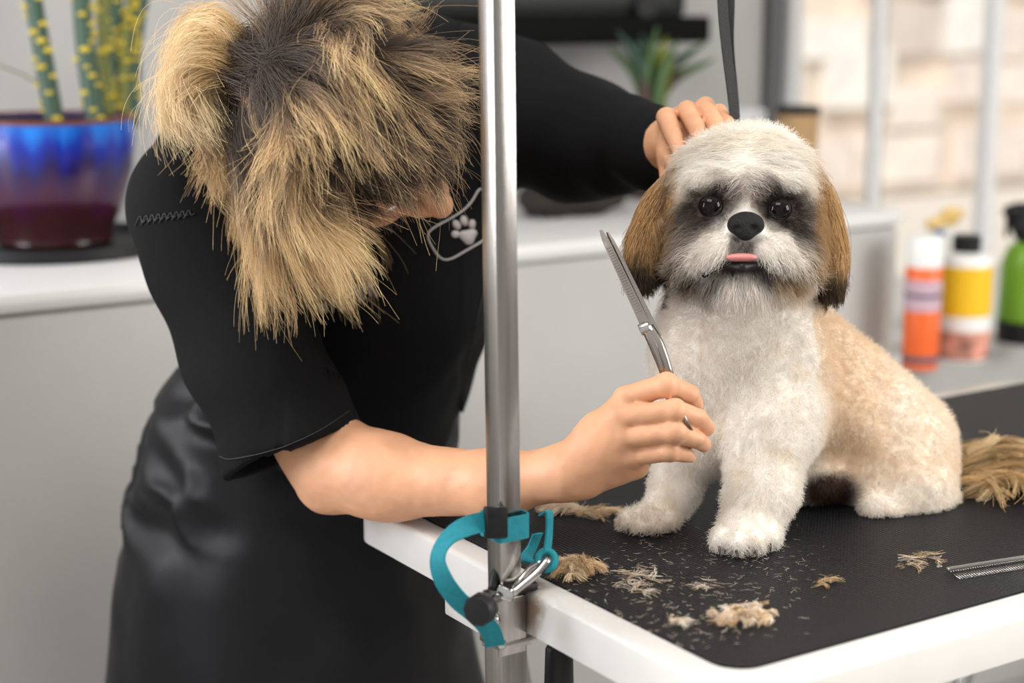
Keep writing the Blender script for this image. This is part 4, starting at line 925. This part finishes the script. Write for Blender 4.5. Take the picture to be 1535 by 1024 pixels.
# ------------------------------------------------------------------ comb at the right
cb = empty('comb', G(1490, 850, TZ), 'steel grooming comb lying on the mat at the right edge of the picture', 'comb')
c0 = G(1424, 860, TZ+.004); c1 = G(1600, 832, TZ+.004); cax = nrm(c1-c0); csd = np.cross(Z, cax); LEN = .17
bm = bmesh.new(); box_bm(bm, c0+cax*LEN/2+csd*.004+Z*.002, cax, csd, Z, LEN/2, .0022, .0022, .001); bm_obj('spine', bm, M_chrome, cb, True)
tmesh = None
for i in range(62):
    q = c0+cax*(.003+i*.0027)+csd*.001
    o = tube('tooth', [q+csd*.002, q-csd*.006-Z*.001, q-csd*.012-Z*.002], [.0007, .0006, .0003], M_chrome, cb, 5)

# ------------------------------------------------------------------ things on the counter and the walls
def leafstalk(name, pts, r, m, parent): return tube(name, spline(pts, 14), r, m, parent, 10)
# blue glazed pot with the cylindrical snake plant
pc = plane_pt(84, 350, CV+.34); pc[2] = CZ; dpt = float((pc-CAM)@FWD); px_ = lambda n: n*dpt/F
tray = empty('tray', pc, 'flat black tray under the blue flower pot on the counter', 'tray')
lathe('dish', [(.02, .0), (px_(160), .0), (px_(168), .004), (px_(168), .020), (px_(162), .020), (px_(158), .008), (.02, .008)], pc, M_black, tray, 48)
M_pot = bpy.data.materials.new('blue_glaze'); M_pot.use_nodes = True; nt = M_pot.node_tree; b = nt.nodes['Principled BSDF']; b.inputs['Roughness'].default_value = .2; b.inputs['Coat Weight'].default_value = .0
tc = nt.nodes.new('ShaderNodeTexCoord'); sx = nt.nodes.new('ShaderNodeSeparateXYZ'); nz = nt.nodes.new('ShaderNodeTexNoise'); nz.inputs['Scale'].default_value = 14; nz.inputs['Detail'].default_value = 4
mp = nt.nodes.new('ShaderNodeMapping'); mp.inputs['Scale'].default_value = (3, 3, .5); nt.links.new(tc.outputs['Object'], mp.inputs[0]); nt.links.new(mp.outputs[0], nz.inputs['Vector'])
nt.links.new(tc.outputs['Object'], sx.inputs[0]); mr = nt.nodes.new('ShaderNodeMapRange'); mr.inputs[1].default_value = pc[2]+.02; mr.inputs[2].default_value = pc[2]+.20
nt.links.new(sx.outputs['Z'], mr.inputs[0]); ma = nt.nodes.new('ShaderNodeMath'); ma.operation = 'MULTIPLY_ADD'; ma.inputs[1].default_value = .45; nt.links.new(nz.outputs['Fac'], ma.inputs[0]); nt.links.new(mr.outputs[0], ma.inputs[2])
cr = nt.nodes.new('ShaderNodeValToRGB'); el = cr.color_ramp.elements; el[0].position = .2; el[0].color = (.035, .010, .012, 1); el[1].position = .98; el[1].color = (.01, .16, .62, 1)
for ps, cl in ((.42, (.05, .006, .035, 1)), (.62, (.014, .006, .07, 1)), (.80, (.006, .022, .28, 1)), (1.0, (.01, .17, .62, 1))):
    q_ = el.new(ps); q_.color = cl
sb_ = nt.nodes.new('ShaderNodeMath'); sb_.operation = 'SUBTRACT'; sb_.inputs[1].default_value = .20; nt.links.new(ma.outputs[0], sb_.inputs[0]); nt.links.new(sb_.outputs[0], cr.inputs[0]); nt.links.new(cr.outputs[0], b.inputs['Base Color'])
plant = empty('potted_snake_plant', pc+Z*.009, 'snake plant with spotted upright stalks in a glazed blue and maroon pot', 'plant')
H = px_(195)
lathe('pot', [(.01, .009), (px_(78), .009), (px_(84), .016), (px_(82), .03), (px_(100), H*.32), (px_(117), H*.62), (px_(122), H*.85), (px_(120), H*.97), (px_(122), H), (px_(117), H+.002), (px_(112), H-.006), (px_(108), H-.02), (.01, H-.022)], pc, M_pot, plant, 48)
lathe('rim', [(px_(118), H-.004), (px_(122.5), H-.003), (px_(123), H+.001), (px_(119), H+.004), (px_(114), H+.001), (px_(114), H-.004)], pc, mat('brown_rim', (.13, .04, .03), .3), plant, 48)
lathe('soil', [(.002, H-.021), (px_(108), H-.021), (px_(108), H-.014), (.002, H-.011)], pc, mat('soil', (.05, .035, .025), .95, bump=1, bscale=120), plant, 24)
M_stk = [mat('green_stalk', (.022, .06, .034), .5), mat('olive_stalk', (.12, .13, .018), .5)]
M_yel = mat('yellow_flower', (.62, .47, .03), .6)
stk = [((82, 158), (62, 70), (40, -60), 15, 0), ((145, 158), (128, 70), (118, -60), 16, 0), ((165, 155), (158, 60), (160, -60), 15, 1), ((186, 150), (190, 60), (212, -60), 12, 1), ((195, 135), (205, 60), (222, -40), 11, 0), ((150, 150), (168, 80), (180, -60), 12, 0)]
for i, (a, b_, c_, r_, mi) in enumerate(stk):
    dd = dpt+(-.03 if i in (0, 1) else .05); pts = [S(*a, dd), S(*b_, dd), S(*c_, dd)]; pts[0][2] = CZ+H-.02
    st_ = leafstalk('stalk', pts, np.linspace(px_(r_), px_(r_*.8), 14), M_stk[mi], plant); pl = spline(pts, 60); rg = random.Random(i)
    for k in range(4, 56, 3):
        an = rg.random()*6.28; q = pl[k]+RIGHT*px_(r_)*.85*math.cos(an)-FWD*px_(r_)*.85*abs(math.sin(an))
        bm = bmesh.new(); bmesh.ops.create_icosphere(bm, subdivisions=1, radius=px_(4.5+3*rg.random()), matrix=Matrix.Translation(q)@Matrix.Diagonal((1.3, 1, .7, 1))); bm_obj('yellow_spot', bm, M_yel, st_, True)
tube('twig', spline([S(85, 145, dpt), S(40, 115, dpt), S(-10, 95, dpt)], 8), .0015, M_stk[1], plant, 6)
# black wall shelf
ZS = lambda px, py, vv: plane_pt(px, py, vv)
sh0 = ZS(540, 60, WV-.16); sh1 = ZS(1066, 60, WV-.16); zb = float(ZS(1060, 64, WV-.16)[2]); zt = float(ZS(1060, 24, WV-.16)[2])
u0, u1 = float(sh0@U), float(sh1@U)
shelf = empty('wall_shelf', W((u0+u1)/2, WV-.08, zb), 'thick black shelf on the wall at the top of the picture', 'shelf')
boxuv('board', u0, u1, WV-.16, WV-.001, zb, zt, mat('matt_black', (.006, .006, .006), .9, spec=.08), shelf, bev=.006)
dryer = empty('dryer_cabinet', W((u0+u1)/2, WV-.08, zt), 'dark grey glossy cabinet standing on the black wall shelf', 'cabinet')
boxuv('body', u0+.04, u1-.045, WV-.135, WV-.002, zt, zt+.30, mat('smoked_grey', (.02, .021, .021), .6, spec=.15), dryer, bev=.008)
boxuv('front_panel', u0+.06, u1-.08, WV-.142, WV-.134, zt+.02, zt+.28, mat('smoked_glass', (.04, .044, .042), .5, spec=.2), dryer, bev=.003)
kq = ZS(968, 8, WV-.15); lathe('knob', [(.002, -.02), (.024, -.02), (.026, -.012), (.026, .006)], kq, M_black, dryer, 20, (U, Z, -V))
# leafy plant below the shelf
q0 = ZS(975, 200, CV+.40); q0[2] = CZ; d2 = float((q0-CAM)@FWD); pxx = lambda n: n*d2/F
pl2 = empty('potted_leafy_plant', q0, 'green strappy leaved plant in a dark pot on the counter below the shelf', 'plant')
lathe('pot', [(.01, .0), (.055, .0), (.07, .10), (.075, .11), (.068, .112), (.06, .10), (.01, .095)], q0, mat('dark_pot', (.03, .018, .015), .35), pl2, 32)
M_lf = [mat('leaf_green', (.045, .10, .022), .45), mat('leaf_yellow', (.20, .22, .02), .45), mat('leaf_dark', (.02, .055, .035), .45), mat('leaf_red', (.07, .035, .03), .5)]
rg = random.Random(5)
lv = [(912, 70, 0), (925, 45, 2), (948, 60, 2), (962, 50, 2), (985, 40, 0), (1000, 55, 1), (1018, 60, 0), (1062, 60, 0), (1072, 88, 0), (1048, 72, 2), (1010, 90, 1), (968, 95, 3), (1030, 110, 3), (1004, 75, 1), (990, 70, 1)]
for i, (x, y, mi) in enumerate(lv):
    bse = q0+np.array([rg.uniform(-.02, .02), rg.uniform(-.02, .02), .097]); tp2 = S(x, y, d2+rg.uniform(-.05, .05)); mdl = (bse+tp2)/2+Z*.03+RIGHT*(.2*(q0[0]-tp2[0]))
    pts = spline([bse, mdl, tp2], 12); wd = np.sin(np.linspace(.15, 1, 12)*math.pi*.98)*.011+.001; t_ = nrm(np.gradient(pts, axis=0)); wv_ = nrm(np.cross(t_, FWD+.3*RIGHT*rg.uniform(-1, 1))); nn_ = np.cross(t_, wv_)
    v = []; f = []
    for k in range(12): v += [pts[k]-wv_[k]*wd[k], pts[k]+nn_[k]*.0025, pts[k]+wv_[k]*wd[k], pts[k]-nn_[k]*.001]
    for k in range(11):
        for j in range(4): f.append((k*4+j, k*4+(j+1) % 4, k*4+4+(j+1) % 4, k*4+4+j))
    from_arrays('leaf', v, f, M_lf[mi], pl2)
# dark grooming bag behind the sleeve
gq = ZS(862, 345, CV+.25); gq[2] = CZ
bag = empty('bag', gq, 'dark rumpled cloth bag on the counter between the post and the dog', 'bag')
bp_ = [Ell(gq+np.array([0, .0, .03]), (.085, .05, .035), np.stack([U, V, Z]), .02), Ell(gq+U*.05+Z*.035, (.05, .045, .035), np.stack([U, V, Z]), .02), Ell(gq-U*.06+Z*.03, (.05, .045, .03), np.stack([U, V, Z]), .02)]
lo, hi = bounds(bp_, .02); v, f = sdf_mesh(bp_, lo, hi, .005, disp=lambda P: .006*vnoise(P, 40, 3), clip=lambda P: CZ+.0005-P[..., 2]); from_arrays('cloth', v, f, mat('dark_cloth', (.02, .014, .010), .9), bag)
# kraft box and white tub at the window end of the counter
kq0 = ZS(1192, 300, CV+.30); kq0[2] = CZ; dk = float((kq0-CAM)@FWD); zk = S(1192, 164, dk)[2]
kr = empty('kraft_canister', kq0, 'brown kraft paper canister with a dark lid behind the dog\'s head', 'canister')
rk = 31*dk/F
lathe('body', [(rk*.9, .0), (rk*.92, .003), (rk, zk-CZ), (rk*.95, zk-CZ)], kq0, mat('kraft_paper', (.40, .25, .12), .8, var=.08), kr, 32)
lathe('lid', [(rk*.5, zk-CZ-.006), (rk*1.06, zk-CZ-.006), (rk*1.07, zk-CZ+.006), (rk*.9, zk-CZ+.009)], kq0, M_black, kr, 32)
wq = ZS(1112, 300, CV+.44); wq[2] = CZ; zw_ = S(1135, 162, float((wq-CAM)@FWD))[2]-CZ
tb = empty('tub', wq, 'white plastic tub behind the leash on the counter', 'tub')
lathe('body', [(.030, 0), (.036, .004), (.040, zw_*.8), (.038, zw_*.82)], wq, mat('white_plastic', (.75, .76, .78), .35), tb, 28)
lathe('lid', [(.030, zw_*.82), (.0425, zw_*.82), (.0425, zw_*.98), (.038, zw_)], wq, mat('white_lid', (.8, .81, .83), .3), tb, 28)
# bottles on the low ledge
def at_ledge(px, py):
    p = G(px, py, LZ); return p, float((p-CAM)@FWD)
M_pw = mat('bottle_white', (.82, .82, .80), .35); M_or = mat('label_orange', (.80, .13, .02), .4); M_lil = mat('label_lilac', (.55, .38, .45), .45); M_dkb = mat('label_slate', (.10, .09, .13), .45)
p, d = at_ledge(1378, 552); s_ = d/F; h_ = 200*s_
ob = empty('spray_can', p, 'tall orange and white grooming spray can beside the counter end', 'can')
r0 = 27*s_
lathe('body', [(r0*.8, 0), (r0*.97, .002), (r0, .006), (r0, h_*.77), (r0*.97, h_*.775)], p, M_or, ob, 32)
lathe('cap', [(r0*.9, h_*.775), (r0*1.0, h_*.775), (r0*1.0, h_*.98), (r0*.93, h_)], p, M_pw, ob, 32)
lathe('label_band', [(r0*.9, h_*.45), (r0*1.012, h_*.45), (r0*1.012, h_*.68), (r0*.9, h_*.68)], p, M_lil, ob, 32)
lathe('label_band', [(r0*.9, h_*.06), (r0*1.012, h_*.06), (r0*1.012, h_*.11), (r0*.9, h_*.11)], p, M_dkb, ob, 32)
lathe('label_band', [(r0*.9, h_*.55), (r0*1.02, h_*.55), (r0*1.02, h_*.58), (r0*.9, h_*.58)], p, M_dkb, ob, 32)
p, d = at_ledge(1440, 538); s_ = d/F; r0 = 40*s_; h_ = 175*s_
yj = empty('shampoo_jug', p, 'white jug with a yellow label and black lid on the ledge', 'bottle')
M_blot = mat('label_red_print', (.50, .22, .16), .5, var=.7, vscale=38)
lathe('body', [(r0*.85, 0), (r0*.98, .003), (r0, .008), (r0, h_*.86), (r0*.9, h_*.91), (r0*.62, h_*.93)], p, M_pw, yj, 32)
lathe('yellow_label', [(r0*.9, h_*.40), (r0*1.01, h_*.40), (r0*1.01, h_*.82), (r0*.9, h_*.82)], p, mat('label_yellow', (.85, .52, .01), .4), yj, 32)
lathe('printed_label', [(r0*.9, h_*.03), (r0*1.01, h_*.03), (r0*1.01, h_*.27), (r0*.9, h_*.27)], p, M_blot, yj, 32)
lathe('lid', [(r0*.4, h_*.93), (r0*.52, h_*.93), (r0*.53, h_*1.06), (r0*.48, h_*1.07)], p, M_black, yj, 28)
for i, (x, y, w_, hh) in enumerate(((1463, 425, 6, 9), (1458, 450, 9, 8), (1450, 478, 12, 4), (1447, 417, 9, 9))):
    dq = d-r0*.95+ (0 if i != 0 else .004); c = S(x, y, dq); box('print', c, (w_*s_, .003, hh*s_*.6), M_dkb if i < 3 else M_pw, yj, .001, axes=(RIGHT, np.array([0, 1., 0]), Z))
p, d = at_ledge(1533, 512); s_ = d/F; r0 = 42*s_; h_ = 200*s_
gb = empty('spray_bottle', p, 'green spray bottle with black trigger and black base at the right edge', 'bottle')
lathe('base', [(r0*.8, 0), (r0*.93, .002), (r0*.96, h_*.17), (r0*.9, h_*.175)], p, M_black, gb, 28)
lathe('body', [(r0*.93, h_*.17), (r0*.95, h_*.175), (r0*.90, h_*.60), (r0*.70, h_*.72), (r0*.40, h_*.76)], p, mat('green_plastic', (.20, .42, .03), .25, trans=.25), gb, 28)
tv = [Ell(p+Z*h_*.86, (r0*.62, r0*.5, h_*.14), np.eye(3), .01), Ell(p+Z*h_*.98+np.array([-r0*.3, 0, 0]), (r0*.7, r0*.35, h_*.07), np.eye(3), .01), Cone(p+np.array([-r0*.75, 0, h_*.95]), p+np.array([-r0*.8, 0, h_*.80]), .006, .005, .006)]
lo, hi = bounds(tv, .01); v, f = sdf_mesh(tv, lo, hi, .003); from_arrays('trigger_head', v, f, M_black, gb)
p, d = at_ledge(1418, 500); s_ = d/F
wb = empty('pump_bottle', p, 'small white bottle with a yellow nozzle and blue clip behind the jug', 'bottle'); h_ = 200*s_; r0 = 16*s_
lathe('body', [(r0*.8, 0), (r0, .003), (r0, h_*.72), (r0*.5, h_*.80), (r0*.4, h_*.84)], p, M_pw, wb, 24)
nz_ = [Ell(p+Z*h_*.90, (r0*1.15, r0*.8, h_*.05), np.eye(3), .005), Cone(p+Z*h_*.80, p+Z*h_*.9, r0*.45, r0*.6, .005), Cone(p+Z*h_*.88, p+Z*h_*.82-RIGHT*r0*1.9, r0*.5, r0*.55, .005)]
lo, hi = bounds(nz_, .01); v, f = sdf_mesh(nz_, lo, hi, .003); from_arrays('nozzle', v, f, mat('yellow_plastic', (.80, .55, .20), .4), wb)
tube('clip', spline([S(1398, 342, d-.03), S(1412, 352, d-.03), S(1420, 368, d-.03)], 8), .006, mat('blue_plastic', (.02, .20, .65), .4), wb)
